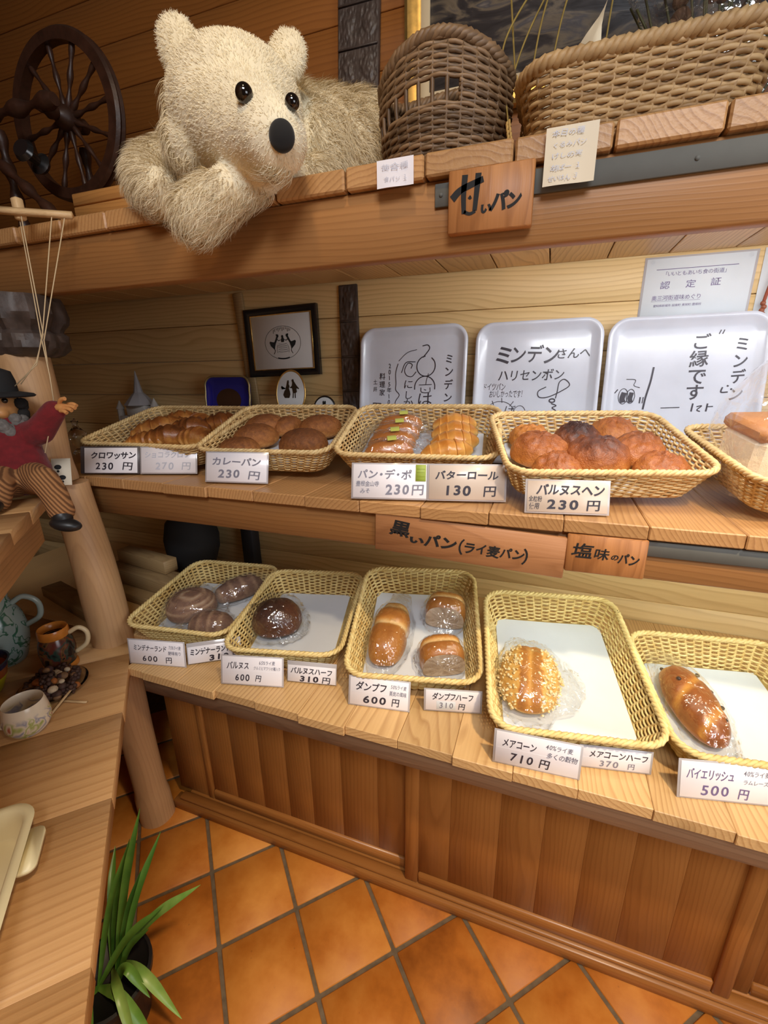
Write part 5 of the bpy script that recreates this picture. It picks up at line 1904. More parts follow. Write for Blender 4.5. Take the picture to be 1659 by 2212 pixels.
# ------------------------------------------------------------------ wheel on a crate, spindle frame
crate = thing('wooden_crate', 'low orange wooden crate on the top shelf under the dark wheel', 'crate', (-1.15, .96, TZ))
mcr = wood('orange_crate_wood', (0.58, 0.28, 0.08), (0.36, 0.15, 0.04), 'X', 1.0, 0.5, 0.1, 0.15, 0.4)
b = MB()
for k in range(4):
    b.box((-1.165, .955, TZ + .001 + k * .0285), (-.90, .967, TZ + .028 + k * .0285), .0025)
b.build('front_slats', mcr, crate)
b = MB()
for k in range(4):
    b.box((-1.165, 1.10, TZ + .001 + k * .0285), (-.90, 1.112, TZ + .028 + k * .0285), .0025)
b.build('back_slats', mcr, crate)
for x in (-1.163, -.914):
    b = MB()
    b.box((x, .968, TZ + .001), (x + .012, 1.099, TZ + .114), .0025)
    b.build('end_panel', mcr, crate)
b = MB()
b.box((-1.15, .969, TZ + .098), (-.915, 1.098, TZ + .113), .002)
b.build('lid', mcr, crate)

wh = thing('spinning_wheel', 'dark antique spinning wheel with turned spokes standing at the upper left', 'spinning wheel', (-1.2, 1.02, TZ + .113))
WC = np.array((-1.205, 1.02, 1.978))
RW = .180
b = MB()
th = np.linspace(0, 2 * PI, 96, endpoint=False)
sec = [(RW - .030, -.014), (RW - .026, .014), (RW - .006, .014), (RW, .007), (RW - .004, .0), (RW, -.007), (RW - .006, -.014)]
G = np.array([[(WC[0] + a * math.cos(t), WC[1] + y, WC[2] + a * math.sin(t)) for t in th] for a, y in sec])
b.grid(G, cu=True, cv=True, r=.5)
b.build('rim', MT['darkwood2'], wh, smooth=40)
for k in range(12):
    a = k * PI / 6 + .13
    b = MB()
    n = 22
    tt = np.linspace(.022, RW - .025, n)
    pr_ = .0055 + .0022 * np.sin(np.linspace(0, 5 * PI, n)) * np.linspace(1, .5, n)
    b.tube(np.c_[WC[0] + tt * math.cos(a), np.full(n, WC[1]), WC[2] + tt * math.sin(a)], pr_, 8)
    b.build('spoke', MT['darkwood2'], wh, smooth=60)
b = MB()
ax = np.array((.35, -.90, .10))
ax /= np.linalg.norm(ax)
b.lathe([(.0, -.05), (.014, -.05), (.018, -.04), (.013, -.03), (.026, -.016), (.030, 0), (.026, .016), (.014, .03), (.018, .045), (.010, .06), (0, .062)], 20, rotm(R(90), loc=WC))
b.build('hub', MT['darkwood2'], wh, smooth=50)
b = MB()
b.tube(np.array([WC + (x, -.085 + .0 * x, -.006 - .02 * x) for x in np.linspace(-.28, .07, 24)]), .013 + .006 * np.sin(np.linspace(0, 7 * PI, 24)), 12)
b.build('axle_bar', MT['darkwood2'], wh, smooth=60)
for p0, p1, rr_ in (((-1.36, .90, 1.90), (-1.10, .87, 1.700), .011), ((-1.38, .98, 1.74), (-1.02, .89, 1.685), .009), ((-1.25, 1.09, 1.95), (-1.27, 1.12, 1.69), .011), ((-1.335, .93, 1.94), (-1.34, .95, 1.685), .012)):
    b = MB()
    p0, p1 = np.array(p0), np.array(p1)
    n = 30
    s_ = np.linspace(0, 1, n)
    b.tube(p0 + (p1 - p0) * s_[:, None], rr_ * (1 + .32 * np.sin(s_ * 8 * PI)), 10)
    b.build('leg', MT['darkwood2'], wh, smooth=60)
b = MB()
b.lathe([(0, -.03), (.02, -.03), (.026, -.02), (.012, -.012), (.012, .012), (.026, .02), (.02, .03), (0, .03)], 16, rotm(R(70), R(30), loc=(-1.225, .92, 1.865)))
b.build('bobbin', MT['black'], wh, smooth=50)

# ------------------------------------------------------------------ two baskets on the top shelf
ob = thing('oval_basket', 'dark brown oval wicker basket with a broken open band, next to the bear', 'basket', (-.225, .945, TZ))
OC = np.array((-.222, .955, TZ + .003))


def S_oval(s, t):
    a = np.asarray(s) * 2 * PI
    k = .80 + .20 * math.sin(min(1, t * 1.15) * PI / 2) + .04 * math.sin(t * PI)
    rx, ry = .112 * k, .088 * k
    h = .145 + .035 * np.cos(a + PI / 2) ** 2
    return np.c_[OC[0] + rx * np.cos(a), OC[1] + ry * np.sin(a), OC[2] + t * h], np.c_[np.cos(a), np.sin(a), 0 * a]


b = MB()


def oskip(s, t):
    a = (np.asarray(s) * 360) % 360
    return (a > 180) & (a < 292) & (t > .53) & (t < .70)


weave(b, None, S_oval, 30, 30, .0036, .0026, skip=oskip, rst=.0036)
b.build('woven_side', MT['straw_brown'], ob, smooth=180)
b = MB()
P, _ = S_oval(np.arange(120) / 120, 1.0)
rope(b, P + [0, 0, .003], .0055, 4, .04)
b.build('braided_rim', MT['straw_brown'], ob, smooth=180)
b = MB()
P, _ = S_oval(np.arange(40) / 40, 0.0)
b.add(np.r_[P, P + [0, 0, .004]], [np.stack([np.arange(40), (np.arange(40) + 1) % 40, (np.arange(40) + 1) % 40 + 40, np.arange(40) + 40], -1), np.arange(40)[::-1], np.arange(40) + 40], .3)
b.build('base', MT['straw_brown'], ob)

lb_ = thing('long_basket', 'long tan rope basket with coarse weave at the right end of the top shelf', 'basket', (.085, .94, TZ))


def S_long(s, t):
    w_, d_ = .285 + .05 * t, .15 + .04 * t
    n = 400
    base = resample(rrect(w_, d_, .055, 8), n)
    i = np.asarray(s) * n
    p = np.stack([np.interp(i, np.arange(n + 1), np.r_[base[:, k], base[0, k]]) for k in (0, 1)], -1)
    nn = np.sign(p) * np.abs(p / [w_ / 2, d_ / 2]) ** 5
    nn /= np.linalg.norm(nn, axis=1)[:, None] + 1e-9
    P = np.c_[.083 + p[:, 0], .935 + p[:, 1], TZ + .006 + np.full(len(p), t * .098)]
    return P, np.c_[nn, np.zeros(len(p))]


b = MB()
weave(b, None, S_long, 44, 17, .0038, .0026, rst=.0036)
b.build('woven_side', MT['straw_tan'], lb_, smooth=180)
b = MB()
P, _ = S_long(np.arange(140) / 140, 1.0)
rope(b, P, .0058, 3, .03)
b.build('braided_rim', MT['straw_tan'], lb_, smooth=180)
b = MB()
P, _ = S_long(np.arange(40) / 40, 0.0)
b.add(np.r_[P - [0, 0, .005], P], [np.stack([np.arange(40), (np.arange(40) + 1) % 40, (np.arange(40) + 1) % 40 + 40, np.arange(40) + 40], -1), np.arange(40)[::-1], np.arange(40) + 40], .3)
b.build('base', MT['straw_tan'], lb_)
nap = thing('paper_napkin', 'crumpled cream paper corner sticking up out of the long tan basket', 'napkin', (-.01, .95, TZ + .01))
b = MB()
n = 14
g = np.zeros((n, n, 3))
for i in range(n):
    for j in range(n):
        u_, v_ = i / (n - 1), j / (n - 1)
        x = -.055 + .085 * u_
        z = 1.69 + v_ * (.13 + .075 * u_ ** 1.5)
        g[i, j] = (x + .01 * nz((u_ * 3, v_ * 3, 1), 1), .955 + .014 * math.sin(u_ * 5) + .012 * nz((u_ * 4, v_ * 4, 5), 1), z)
b.grid(g, r=.5)
b.build('paper', simple('cream_tissue', (0.75, 0.66, 0.48), 0.7), nap, smooth=180)
knob = thing('bagged_bun', 'rounded clear wrapped bun top just above the long basket rim', 'wrapped bun', (.115, .95, TZ + .012))
b = MB()
b.ball((.117, .945, 1.752), (.04, .035, .05), 14)
b.build('bun', BR['roll'], knob, smooth=180)
b = MB()
b.ball((.117, .945, 1.757), (.045, .04, .058), 16)
b.build('wrapper', MT['bag2'], knob, smooth=180)

# ------------------------------------------------------------------ painting, wheat, dried flowers
pa = thing('painting', 'dark stormy painting in a wide gilded frame on the wall behind the top baskets', 'painting', M=frame((-.405, 1.322, 1.955), (1, 0, .0), (0, -.02, 1), (0, -1, -.02)))
WP, HP = 1.05, .62
b = MB()
frame_bars(.040, WP, HP, -.010, .018, b)
b.build('gilded_frame', MT['gold'], pa, world=False, smooth=25)
b = MB()
rr_ = [[(i_, i_, z), (WP - i_, i_, z), (WP - i_, HP - i_, z), (i_, HP - i_, z)] for i_, z in ((.039, .009), (.042, .011), (.058, .008), (.060, .003))]
b.grid(np.array(rr_), cv=True, r=.5)
b.build('cream_slip', simple('cream_linen_slip', (0.60, 0.48, 0.30), 0.7), pa, world=False)
mp = NT('oil_paint')
tc = mp.n('ShaderNodeTexCoord')
mpg = mp.n('ShaderNodeMapping', ins={'Vector': tc.outputs['Object'], 'Scale': (3.0, 9.0, 1.0), 'Rotation': (0, 0, .25)})
n1 = mp.n('ShaderNodeTexNoise', ins={'Vector': mpg.outputs[0], 'Scale': 2.2, 'Detail': 5.0, 'Distortion': 1.6})
mp.base(mp.ramp(n1.outputs[0], [(0.30, (.012, .011, .012)), (0.48, (.05, .045, .045)), (0.58, (.20, .16, .11)), (0.66, (.09, .085, .09)), (0.8, (.33, .28, .22))]))
mp.rough(.4)
mp.bump(n1.outputs[0], .3, .003)
b = MB()
b.box((.05, .05, -.004), (WP - .05, HP - .05, .002), .0004)
b.build('canvas', mp.m, pa, world=False)
mst = simple('dry_straw_stem', s2l(150, 128, 66), 0.7, 0, .2, 50)
mea = simple('dry_wheat_ear', s2l(186, 150, 84), 0.7, 0, .2, 80, .4)
WS = [((-.075, 1.20, 2.12), (-.135, 1.05, 1.93), (-.103, .90, 1.745), 'hangs lowest between the two top baskets'), ((-.15, 1.2, 2.12), (-.125, 1.1, 1.96), (-.108, 1.02, 1.86), 'leans left, ending above the oval basket'),
      ((-.04, 1.2, 2.13), (-.098, 1.08, 1.95), (-.125, .99, 1.80), 'crosses behind the others towards the oval basket'), ((-.055, 1.2, 2.12), (-.075, 1.08, 1.96), (-.085, .99, 1.78), 'is greenish and straight beside the long basket'),
      ((-.01, 1.2, 2.12), (-.035, 1.08, 1.98), (-.050, 1.0, 1.84), 'rises just left of the paper corner'), ((.06, 1.2, 2.12), (.045, 1.1, 2.0), (.035, 1.02, 1.87), 'stands alone right of the paper corner')]
for i, (p0, p1, p2, lab) in enumerate(WS):
    o = thing('dried_wheat_stalk', 'thin dry wheat stalk that ' + lab, 'dried stalk', p2, group='dry wheat stalks before the painting')
    P = smooth_path([p0, p1, p2], 24)
    b = MB()
    b.tube(P, np.linspace(.0022, .0014, 24), 5)
    b.build('stem', mst, o, smooth=180)
    b = MB()
    for k in range(12):
        q = P[-1] + (P[-1] - P[-3]) * (.0 + k * .14)
        b.ball(q + np.array((.002 * (-1) ** k, .0015 * math.cos(k), 0)), (.0022, .0022, .0055), 5)
    b.build('ear', mea, o, smooth=180)
df = thing('dried_flower_bundle', 'bundle of dark dried flowers in clear wrapping behind the long basket', 'dried flowers', (.25, 1.18, TZ))
b = MB()
for k in range(26):
    x = .25 + random.uniform(-.03, .03)
    t_ = (x + random.uniform(-.16, .2), 1.18 + random.uniform(-.04, .04), TZ + random.uniform(.30, .48))
    b.tube(smooth_path([(x, 1.18, TZ + .002), ((x + t_[0]) / 2, 1.18, TZ + .2), t_], 12), .0022, 5)
b.build('stems', simple('dark_green_stems', s2l(74, 72, 40), 0.7), df, smooth=180)
b = MB()
for k in range(46):
    b.ball((.27 + random.uniform(-.17, .22), 1.18 + random.uniform(-.05, .05), TZ + random.uniform(.27, .50)), random.uniform(.008, .018), 6)
b.build('flower_heads', simple('dried_petals', s2l(96, 66, 40), 0.8, 0, .4, 40), df, smooth=180, kind='stuff')
b = MB()
G = np.array([[(.26 + a * (1 + .08 * math.sin(t * 7 + z * 20)) * math.cos(t), 1.185 + .55 * a * math.sin(t), z) for t in np.linspace(0, 2 * PI, 48, endpoint=False)] for z, a in ((TZ + .002, .05), (TZ + .10, .08), (TZ + .25, .14), (TZ + .40, .21), (TZ + .52, .25))])
b.grid(G, cv=True, r=.5, flip=True)
b.build('wrapping', MT['bag'], df, smooth=180)

# ------------------------------------------------------------------ puppet
pu = thing('marionette', 'bearded wooden marionette in red sweater and black hat sitting on the side shelf', 'puppet', (-1.08, .64, 1.10))
mred = simple('red_felted_wool', s2l(112, 18, 25), 0.9, 0, .25, 90, .5, sheen=.15)
_c = NT('brown_corduroy')
_tc = _c.n('ShaderNodeTexCoord')
_wv = _c.n('ShaderNodeTexWave', bands_direction='DIAGONAL', ins={'Vector': _tc.outputs['Object'], 'Scale': 55.0, 'Distortion': 1.0})
_c.base(_c.ramp(_wv.outputs['Fac'], [(0.2, s2l(108, 70, 38)), (0.7, s2l(170, 120, 74))]))
_c.rough(.9)
_c.bump(_wv.outputs['Fac'], .6, .002)
mcord = _c.m
mskin = simple('painted_puppet_skin', s2l(196, 140, 84), 0.5, 0, .08, 40)
mhat = simple('black_felt_hat', (0.012, 0.012, 0.013), 0.85)
mbeard = simple('grey_wool_beard', s2l(112, 108, 104), 0.95, 0, .35, 120, .8)
blob('sweater', [[((-1.125, .655, 1.245), .044), ((-1.115, .650, 1.20), .054), ((-1.10, .648, 1.158), .056)], [((-1.095, .664, 1.232), .030), ((-1.055, .676, 1.245), .029), ((-1.015, .690, 1.288), .023)], [((-1.145, .64, 1.235), .03), ((-1.175, .60, 1.19), .026), ((-1.15, .56, 1.16), .022)]], mred, pu, .004, 4)
blob('trousers', [[((-1.085, .655, 1.142), .040), ((-1.035, .630, 1.150), .033), ((-.985, .615, 1.152), .029), ((-.960, .612, 1.128), .026), ((-.940, .607, 1.092), .025)], [((-1.11, .63, 1.140), .040), ((-1.07, .585, 1.150), .031), ((-1.035, .555, 1.145), .028), ((-1.03, .545, 1.125), .026)]], mcord, pu, .004, 4)
for c, rz in (((-.922, .597, 1.066), 25), ((-1.015, .528, 1.117), -40)):
    b = MB()
    b.ball(c, (.031, .018, .014), 12, rotm(0, R(12 if rz > 0 else 0), R(rz)))
    b.ball(np.array(c) + (-.012, .004, .012), (.020, .019, .024), 10)
    b.build('shoe', simple('black_puppet_shoe', (0.012, 0.012, 0.013), 0.4), pu, smooth=180)
blob('head', [[((-1.132, .655, 1.300), .036), ((-1.130, .652, 1.282), .033), ((-1.13, .656, 1.25), .02)]], mskin, pu, .003, 3, .5, [((-1.112, .628, 1.296), (.008, .010, .013), (0, 0, 0)), ((-1.106, .640, 1.286), (.014, .014, .012), (0, 0, 0))])
b = MB()
for c in ((-1.118, .624, 1.312), (-1.098, .648, 1.312)):
    b.ball(c, .0058, 8)
    b.build('eye', MT['eye'], pu, smooth=180)
    b = MB()
b = MB()
for k in range(60):
    a, z = random.uniform(-1.6, 1.2), random.uniform(1.225, 1.28)
    rr_ = .036 + random.uniform(-.003, .006)
    b.ball((-1.128 + rr_ * math.cos(a - .7) * 1.0, .652 + rr_ * math.sin(a - .7), z), random.uniform(.010, .016), 6)
b.build('beard', mbeard, pu, smooth=180)
b = MB()
b.lathe([(.036, 1.322), (.066, 1.318), (.070, 1.321), (.066, 1.325), (.040, 1.330), (.039, 1.352), (.034, 1.372), (.015, 1.380), (0, 1.381)], 28, rotm(R(-6), R(6), loc=(-1.134 + .14, .656, .0)) if False else rotm(loc=(-1.132, .655, 0)))
b.build('hat', mhat, pu, smooth=50)
b = MB()
for k in range(30):
    a, z = random.uniform(1.2, 4.4), random.uniform(1.26, 1.32)
    b.ball((-1.13 + .038 * math.cos(a - .7), .656 + .038 * math.sin(a - .7), z), .012, 6)
b.build('hair', simple('black_wool_hair', (0.015, 0.013, 0.012), 0.95), pu, smooth=180)
# wooden hand: palm, four fingers and thumb
b = MB()
pm = np.array((-1.000, .693, 1.295))
dx = np.array((.93, .05, .02))
dx /= np.linalg.norm(dx)
dyv = np.array((.05, -.75, -.45))
dyv /= np.linalg.norm(dyv)
b.tube([pm - dx * .012, pm, pm + dx * .012, pm + dx * .020], [.009, .013, .0135, .011], 10, squash=.7)
for k in range(4):
    o_ = dyv * (-.012 + .008 * k)
    L_ = (.022, .026, .024, .018)[k]
    b.tube(smooth_path([pm + dx * .014 + o_, pm + dx * (.014 + L_ * .6) + o_ * 1.1, pm + dx * (.014 + L_) + o_ * 1.1 - np.array((0, 0, .004))], 6), .0042, 7)
b.tube(smooth_path([pm + dx * .002 + np.array((0, 0, .008)), pm + dx * .014 + np.array((0, -.004, .017)), pm + dx * .026 + np.array((0, -.004, .019))], 6), .0044, 7)
b.build('hand', simple('varnished_hand_wood', s2l(206, 146, 88), 0.4), pu, smooth=60)
b = MB()
bar = [(-1.10, .712, 1.684), (-.947, .770, 1.672)]
b.tube(np.linspace(bar[0], bar[1], 4), .0075, 4)
b.build('control_bar', MT['palewood'], pu)
b = MB()
b.box((-1.066, .733, 1.668), (-1.048, .750, 1.708), .003)
b.build('control_block', MT['palewood'], pu)
mstr = simple('twine', s2l(206, 184, 146), 0.8)
X_ = np.array((-1.029, .711, 1.434))
for pts in ([(-1.062, .742, 1.668), X_ + (-.004, 0, .01), (-1.018, .70, 1.36), (-1.012, .692, 1.306)], [(-1.045, .735, 1.676), X_ + (.003, .001, .012), (-1.05, .70, 1.39), (-1.085, .68, 1.345)],
            [(-.985, .755, 1.672), X_ + (.006, 0, .02), (-1.05, .700, 1.385), (-1.10, .675, 1.34)], [(-.962, .764, 1.668), X_ + (.004, -.001, 0), (-1.025, .70, 1.30), (-1.03, .66, 1.20)]):
    b = MB()
    b.tube(np.array(pts), .0012, 5)
    b.build('string', mstr, pu, smooth=180)
tg = thing('paper_tag', 'small cream sign with two black shoe prints beside the puppet', 'paper sign', M=frame((-1.118, .716, 1.106), (.78, .60, -.12), (-.30, .25, 1), np.cross((.78, .60, -.12), (-.30, .25, 1))))
b = MB()
b.box((0, 0, 0), (.040, .062, .0008), .0002)
b.build('paper', simple('cream_tag_paper', (0.72, 0.66, 0.52), 0.7), tg, world=False)
b = MB()
for cx, cy in ((.013, .042), (.021, .018)):
    poly(b, [(cx + .0075 * math.cos(t), cy + .0055 * math.sin(t)) for t in np.linspace(0, 2 * PI, 18, endpoint=False)], .0011)
    poly(b, [(cx + .003 * math.cos(t), cy - .0095 + .003 * math.sin(t)) for t in np.linspace(0, 2 * PI, 12, endpoint=False)], .0011)
b.build('shoe_prints', MT['brush'], tg, world=False)
pc = thing('pine_cone', 'dark pine cone on the middle shelf under the corner of the croissant basket', 'pine cone', (-1.10, .87, 1.10))
b = MB()
for k in range(70):
    a, z = k * 2.4, k / 70
    r_ = .026 * math.sin(PI * (0.12 + .82 * z)) ** .7
    b.ball((-1.165 + r_ * math.cos(a), .92 + r_ * math.sin(a), 1.106 + z * .055), (.010, .010, .004), 6, rotm(0, 0, a))
b.build('scales', simple('pine_cone_scales', s2l(78, 50, 32), 0.7, 0, .3, 60), pc, smooth=180)

# ------------------------------------------------------------------ things on the side counter
CZ = .6512
mgm = NT('painted_beer_mug_glaze')
tc = mgm.n('ShaderNodeTexCoord')
n1 = mgm.n('ShaderNodeTexNoise', ins={'Vector': tc.outputs['Object'], 'Scale': 26.0, 'Detail': 2.0, 'Distortion': 1.0})
mgm.base(mgm.ramp(n1.outputs[0], [(.40, (.018, .012, .012)), (.46, (.03, .06, .045)), (.51, (.13, .025, .018)), (.57, (.17, .08, .025)), (.62, (.02, .012, .012))]))
mgm.rough(.2)
mug = thing('beer_mug', 'dark painted German style beer mug with cream handle at the foot of the post', 'mug', (-1.115, .630, CZ))
b = MB()
MO = rotm(loc=(-1.115, .630, CZ))
b.lathe([(.0, .001), (.034, .001), (.036, .006), (.034, .016), (.037, .024), (.040, .05), (.037, .074), (.032, .088), (.031, .092), (.028, .092), (.034, .06), (.032, .02), (0, .012)], 36, MO)
b.build('body', mgm.m, mug, smooth=50)
mor = simple('ochre_glaze', s2l(206, 130, 52), .25, 0, .15, 60)
b = MB()
b.lathe([(.0315, .088), (.034, .091), (.033, .108), (.0315, .112), (.029, .110), (.0285, .088)], 36, MO)
b.build('rim_band', mor, mug, smooth=50)
b = MB()
b.lathe([(.0345, .001), (.0385, .002), (.0385, .009), (.0345, .014)], 36, MO)
b.build('foot_ring', mor, mug, smooth=50)
b = MB()
hd = np.array((.80, .60, 0))
b.tube(smooth_path([np.array((-1.115, .630, CZ + .092)) + hd * .033, np.array((-1.115, .630, CZ + .102)) + hd * .056, np.array((-1.115, .630, CZ + .085)) + hd * .072, np.array((-1.115, .630, CZ + .055)) + hd * .066, np.array((-1.115, .630, CZ + .035)) + hd * .039], 24), .0058, 8)
b.build('handle', simple('cream_glaze', s2l(216, 196, 156), .25), mug, smooth=180, label='cream handle')

mcu = NT('cream_cup_glaze')
tc = mcu.n('ShaderNodeTexCoord')
n1 = mcu.n('ShaderNodeTexNoise', ins={'Vector': tc.outputs['Object'], 'Scale': 24.0, 'Detail': 2.0, 'Distortion': .8})
sp = mcu.n('ShaderNodeSeparateXYZ', ins={0: tc.outputs['Object']})
msk = mcu.ramp(sp.outputs[2], [(.0, (1, 1, 1)), (.042, (1, 1, 1)), (.052, (0, 0, 0))])
paint = mcu.ramp(n1.outputs[0], [(.40, s2l(236, 222, 196)), (.46, s2l(150, 150, 170)), (.52, s2l(232, 216, 190)), (.58, s2l(168, 176, 92)), (.64, s2l(234, 216, 190)), (.70, s2l(190, 110, 84))])
mcu.base(mcu.mix(msk, s2l(240, 226, 202), paint))
mcu.rough(.22)
cup = thing('ceramic_cup', 'small cream cup painted with a pale landscape at the counter front', 'cup', (-.968, .458, CZ))
b = MB()
MO = rotm(loc=(0, 0, 0))
b.lathe([(0, .001), (.030, .001), (.034, .006), (.041, .018), (.0425, .035), (.039, .056), (.0365, .068), (.0355, .070), (.034, .068), (.038, .04), (.036, .015), (0, .010)], 40, rotm(loc=(-.968, .458, CZ)))
b.build('body', mcu.m, cup, smooth=50)
b = MB()
hd = np.array((-.75, -.66, 0))
b.tube(smooth_path([np.array((-.968, .458, CZ + .055)) + hd * .038, np.array((-.968, .458, CZ + .052)) + hd * .062, np.array((-.968, .458, CZ + .03)) + hd * .066, np.array((-.968, .458, CZ + .016)) + hd * .040], 16), .0052, 8)
b.build('handle', simple('cream_cup_handle_glaze', s2l(236, 220, 192), .25), cup, smooth=180)

pot = thing('potpourri_dish', 'clear glass dish heaped with dark dried pods and cones', 'dish', (-1.05, .555, CZ))
b = MB()
b.lathe([(0, .001), (.045, .001), (.062, .006), (.070, .012), (.071, .014), (.062, .010), (.045, .004), (0, .004)], 40, rotm(loc=(-1.045, .562, CZ)))
b.build('glass_dish', MT['glass'], pot, smooth=50)
pm1 = [simple('dried_pod_%s' % n_, c, .7, 0, .4, 70, .5) for n_, c in (('umber', s2l(74, 50, 40)), ('tan', s2l(132, 98, 66)), ('rust', s2l(168, 98, 40)), ('cream', s2l(206, 186, 156)), ('plum', s2l(70, 44, 40)))]
rr = random.Random(4)
PODS = []
for k in range(95):
    a, d_ = rr.uniform(0, 2 * PI), .060 * math.sqrt(rr.random())
    z = .010 + max(0, .040 * (1 - (d_ / .062) ** 2)) * rr.uniform(.3, 1)
    PODS.append((-1.045 + d_ * math.cos(a), .562 + d_ * math.sin(a), CZ + z))
for k, c in enumerate(PODS):
    b = MB()
    r_ = rr.uniform(.006, .011)
    kind = rr.random()
    m_ = pm1[0] if kind < .45 else pm1[4] if kind < .68 else pm1[1] if kind < .87 else pm1[2] if kind < .94 else pm1[3]
    if kind < .3:
        for j in range(7):
            b.ball(np.array(c) + (r_ * .7 * math.cos(j * 2.4), r_ * .7 * math.sin(j * 2.4), (j - 3) * .0018), r_ * .5, 5)
    else:
        b.ball(c, (r_, r_ * rr.uniform(.7, 1), r_ * rr.uniform(.6, .9)), 7)
    o = b.build('dried_pod', m_, None, smooth=180)
    tag(o, 'one of the dried pods and cones heaped in the glass dish', 'dried pod', 'dried pods in the glass dish')
for i, (p0, p1, lab) in enumerate((((-.962, .492, CZ + .003), (-.985, .565, CZ + .016), 'pale flat wooden stick leaning from the cup towards the glass dish'), ((-.992, .535, CZ + .003), (-.925, .552, CZ + .003), 'short pale wooden stick pointing away to the right by the dish'))):
    b = MB()
    b.tube(np.linspace(p0, p1, 4), .0040, 4, squash=.5)
    tag(b.build('wooden_stick', MT['palewood'], None), lab, 'stick', 'pale sticks by the dish')

jm = NT('celadon_jug_glaze')
tc = jm.n('ShaderNodeTexCoord')
n1 = jm.n('ShaderNodeTexNoise', ins={'Vector': tc.outputs['Object'], 'Scale': 20.0, 'Detail': 1.0, 'Distortion': 2.2})
jm.base(jm.ramp(n1.outputs[0], [(.50, s2l(150, 164, 158)), (.53, s2l(52, 96, 74)), (.57, s2l(56, 104, 80)), (.60, s2l(150, 166, 160))]))
jm.rough(.2)
jug = thing('ceramic_jug', 'tall grey-green jug with scroll pattern and ring handle, cut off at the left', 'jug', (-1.275, .605, CZ))
b = MB()
b.lathe([(0, .001), (.042, .001), (.046, .008), (.058, .05), (.062, .085), (.056, .125), (.042, .160), (.036, .175), (.040, .190), (.036, .190), (.033, .175), (.04, .15), (.05, .08), (0, .02)], 40, rotm(loc=(-1.275, .600, CZ)))
b.build('body', jm.m, jug, smooth=60)
b = MB()
hd = np.array((.72, .69, 0))
c0 = np.array((-1.275, .600, CZ))
b.tube(smooth_path([c0 + hd * .040 + (0, 0, .158), c0 + hd * .068 + (0, 0, .172), c0 + hd * .095 + (0, 0, .150), c0 + hd * .092 + (0, 0, .110), c0 + hd * .058 + (0, 0, .090)], 24), .0070, 8)
b.build('handle', simple('grey_green_handle_glaze', s2l(158, 172, 166), .2), jug, smooth=180)
yb = thing('patterned_bowl', 'colourful patterned bowl with yellow and dark blue glaze at the left edge', 'bowl', (-1.17, .50, CZ))
ym = NT('yellow_blue_glaze')
tc = ym.n('ShaderNodeTexCoord')
sp = ym.n('ShaderNodeSeparateXYZ', ins={0: tc.outputs['Object']})
ym.base(ym.ramp(ym.math('MULTIPLY', sp.outputs[2], 10.0), [(.0, s2l(196, 190, 30)), (.38, s2l(206, 196, 40)), (.42, s2l(160, 84, 40)), (.60, s2l(150, 80, 40)), (.64, s2l(40, 40, 66)), (.9, s2l(60, 60, 84))], 'CONSTANT'))
ym.rough(.25)
b = MB()
b.lathe([(0, .001), (.030, .001), (.034, .006), (.048, .04), (.056, .075), (.060, .080), (.056, .080), (.045, .045), (.03, .01), (0, .006)], 36, rotm(loc=(-1.182, .497, CZ)))
b.build('bowl_body', ym.m, yb, world=True, smooth=50)

# cream plastic tray at the counter front
ct = thing('plastic_tray', 'cream plastic tub with a handle lug, cut off at the lower left edge', 'tray', M=frame((-.680, .156, CZ), N45, -E45, (0, 0, 1)))
mct = simple('cream_plastic', s2l(238, 226, 182), .35, 0, .04, 10)
b = MB()
rings = []
for ins, z in ((.016, .0005), (.012, .004), (.004, .040), (.002, .044), (-.006, .047), (-.008, .051), (-.004, .054), (.002, .054), (.006, .050), (.014, .010), (.02, .006), (.05, .006)):
    p = rrect(.26 - 2 * ins, .30 - 2 * ins, max(.035 - ins * .5, .01), 8)
    rings.append(np.c_[p[:, 0] - .05, p[:, 1], np.full(len(p), z)])
b.grid(np.array(rings), cv=True, r=.5)
b.add(rings[-1], [np.arange(len(rings[-1]))], .5)
b.add(rings[0], [np.arange(len(rings[0]))[::-1]], .5)
b.build('tub', mct, ct, world=False, smooth=50)
b = MB()
p = rrect(.030, .075, .012, 6)
b.add(np.r_[np.c_[p[:, 0] + .088, p[:, 1] + .075, np.full(len(p), .030)], np.c_[p[:, 0] + .088, p[:, 1] + .075, np.full(len(p), .036)]], [np.stack([np.arange(len(p)), (np.arange(len(p)) + 1) % len(p), (np.arange(len(p)) + 1) % len(p) + len(p), np.arange(len(p)) + len(p)], -1), np.arange(len(p))[::-1], np.arange(len(p)) + len(p)], .5)
b.build('handle_lug', mct, ct, world=False)
cp = thing('orange_bread', 'orange brown bread slab lying in the cream tub', 'bread', M=frame((-.680, .156, CZ + .0065), N45, -E45, (0, 0, 1)))
b = MB()
b.box((-.13, -.10, 0), (.008, .10, .026), .01)
b.build('slab', simple('orange_crust', s2l(206, 110, 48), .5, 0, .2, 40), cp, world=False, smooth=40)

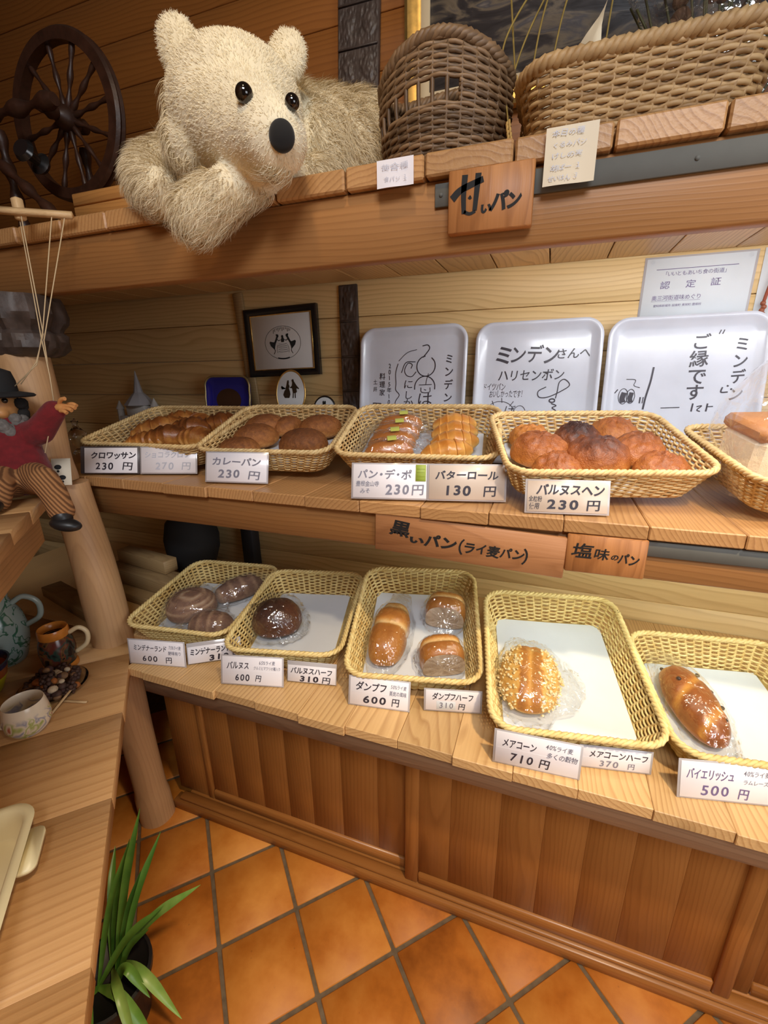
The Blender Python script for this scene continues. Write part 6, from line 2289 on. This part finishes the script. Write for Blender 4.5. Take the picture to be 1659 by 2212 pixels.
# ------------------------------------------------------------------ stored wood bars and dark jar behind the post
for i, (x0, x1, y, z, dz, dy, rz, lab) in enumerate((
        (-1.42, -1.02, .985, .6505, .030, .09, -8, 'lowest long wood bar on the lower shelf behind the post'),
        (-1.40, -1.085, 1.02, .681, .050, .075, -7, 'thick middle wood bar of the stack behind the rye basket'),
        (-1.38, -1.13, 1.05, .732, .045, .05, -8, 'topmost wood bar with a pale cut end, behind the rye basket'),
        (-1.55, -1.17, .86, .6505, .034, .06, -14, 'short wood bar lying left of the trunk post'))):
    L = x1 - x0
    o = MB()
    o.box((-L / 2, -dy / 2, 0), (L / 2, dy / 2, dz), .002)
    ob_ = o.build('wood_bar', MT['barwood'], None, world=False)
    ob_.matrix_world = Matrix(rotm(rz=R(rz), loc=((x0 + x1) / 2, y, z)).tolist())
    tag(ob_, lab, 'wood bar', 'stacked wood bars')
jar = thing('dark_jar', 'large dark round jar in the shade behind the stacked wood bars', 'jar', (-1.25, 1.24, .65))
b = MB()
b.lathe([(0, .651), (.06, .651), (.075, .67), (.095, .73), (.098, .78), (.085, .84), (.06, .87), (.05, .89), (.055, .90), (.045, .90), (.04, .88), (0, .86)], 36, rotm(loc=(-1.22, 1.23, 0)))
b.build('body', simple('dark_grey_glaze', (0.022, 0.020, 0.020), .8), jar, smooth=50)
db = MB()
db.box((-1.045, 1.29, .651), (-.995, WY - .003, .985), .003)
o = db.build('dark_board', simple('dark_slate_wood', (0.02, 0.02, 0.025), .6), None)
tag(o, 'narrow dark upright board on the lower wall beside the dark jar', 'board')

# ------------------------------------------------------------------ plant under the counter
pl = thing('strap_leaf_plant', 'green strap-leaved plant in a black pot under the side counter edge', 'plant', (-.80, .375, 0))
b = MB()
b.lathe([(0, .001), (.058, .001), (.062, .008), (.078, .13), (.084, .135), (.084, .148), (.078, .150), (.072, .14), (0, .125)], 32, rotm(loc=(-.770, .365, 0)))
b.build('pot', simple('black_plant_pot', (0.012, 0.012, 0.012), .45), pl, smooth=50)
mlf = NT('strap_leaf')
tc = mlf.n('ShaderNodeTexCoord')
at = mlf.n('ShaderNodeAttribute', attribute_name='rnd')
n1 = mlf.n('ShaderNodeTexNoise', ins={'Vector': tc.outputs['Object'], 'Scale': 30.0, 'Detail': 2.0})
mlf.base(mlf.ramp(mlf.math('ADD', mlf.math('MULTIPLY', at.outputs['Fac'], .7), mlf.math('MULTIPLY', n1.outputs[0], .3)), [(.2, (.035, .13, .02)), (.6, (.16, .34, .05)), (.85, (.40, .55, .14))]))
mlf.rough(.35)
LV = [((-.705, .467, .523), .3, .016), ((-.719, .442, .465), .2, .015), ((-.728, .436, .440), .35, .012), ((-.691, .432, .406), .1, .010), ((-.576, .464, .374), .75, .017), ((-.643, .426, .334), .45, .014),
      ((-.66, .40, .30), .3, .012), ((-.585, .372, .120), .8, .020), ((-.60, .33, .085), .7, .020), ((-.650, .363, .160), .6, .018), ((-.62, .30, .11), .8, .018), ((-.70, .27, .13), .6, .018), ((-.735, .52, .38), .3, .014), ((-.87, .50, .30), .4, .015)]
for k, (tip, tone, wd_) in enumerate(LV):
    base = np.array((-.770 + .02 * math.cos(k * 2.1), .365 + .02 * math.sin(k * 2.1), .135))
    tip = np.array(tip)
    mid = base * .5 + tip * .5 + np.array((0, 0, .07 if tip[2] < .2 else .03))
    P = smooth_path([base, mid, tip], 22)
    T_ = np.gradient(P, axis=0)
    T_ /= np.linalg.norm(T_, axis=1)[:, None]
    s_ = np.cross(T_, (0.35, -.5, .8))
    s_ /= np.linalg.norm(s_, axis=1)[:, None]
    nn = np.cross(s_, T_)
    tt = np.linspace(0, 1, 22)
    w_ = wd_ * np.minimum(1, .45 + tt * 2.0) * np.clip((1 - tt) * 3.2, 0.02, 1) ** .8 / 2
    G = np.stack([P - s_ * w_[:, None] + nn * w_[:, None] * .35, P - s_ * w_[:, None] * .5 + nn * w_[:, None] * .08, P, P + s_ * w_[:, None] * .5 + nn * w_[:, None] * .08, P + s_ * w_[:, None] + nn * w_[:, None] * .35], 1)
    b = MB()
    b.grid(G, r=tone)
    b.grid(G - nn[:, None] * .0006, r=tone, flip=True)
    b.build('leaf', mlf.m, pl, smooth=180)
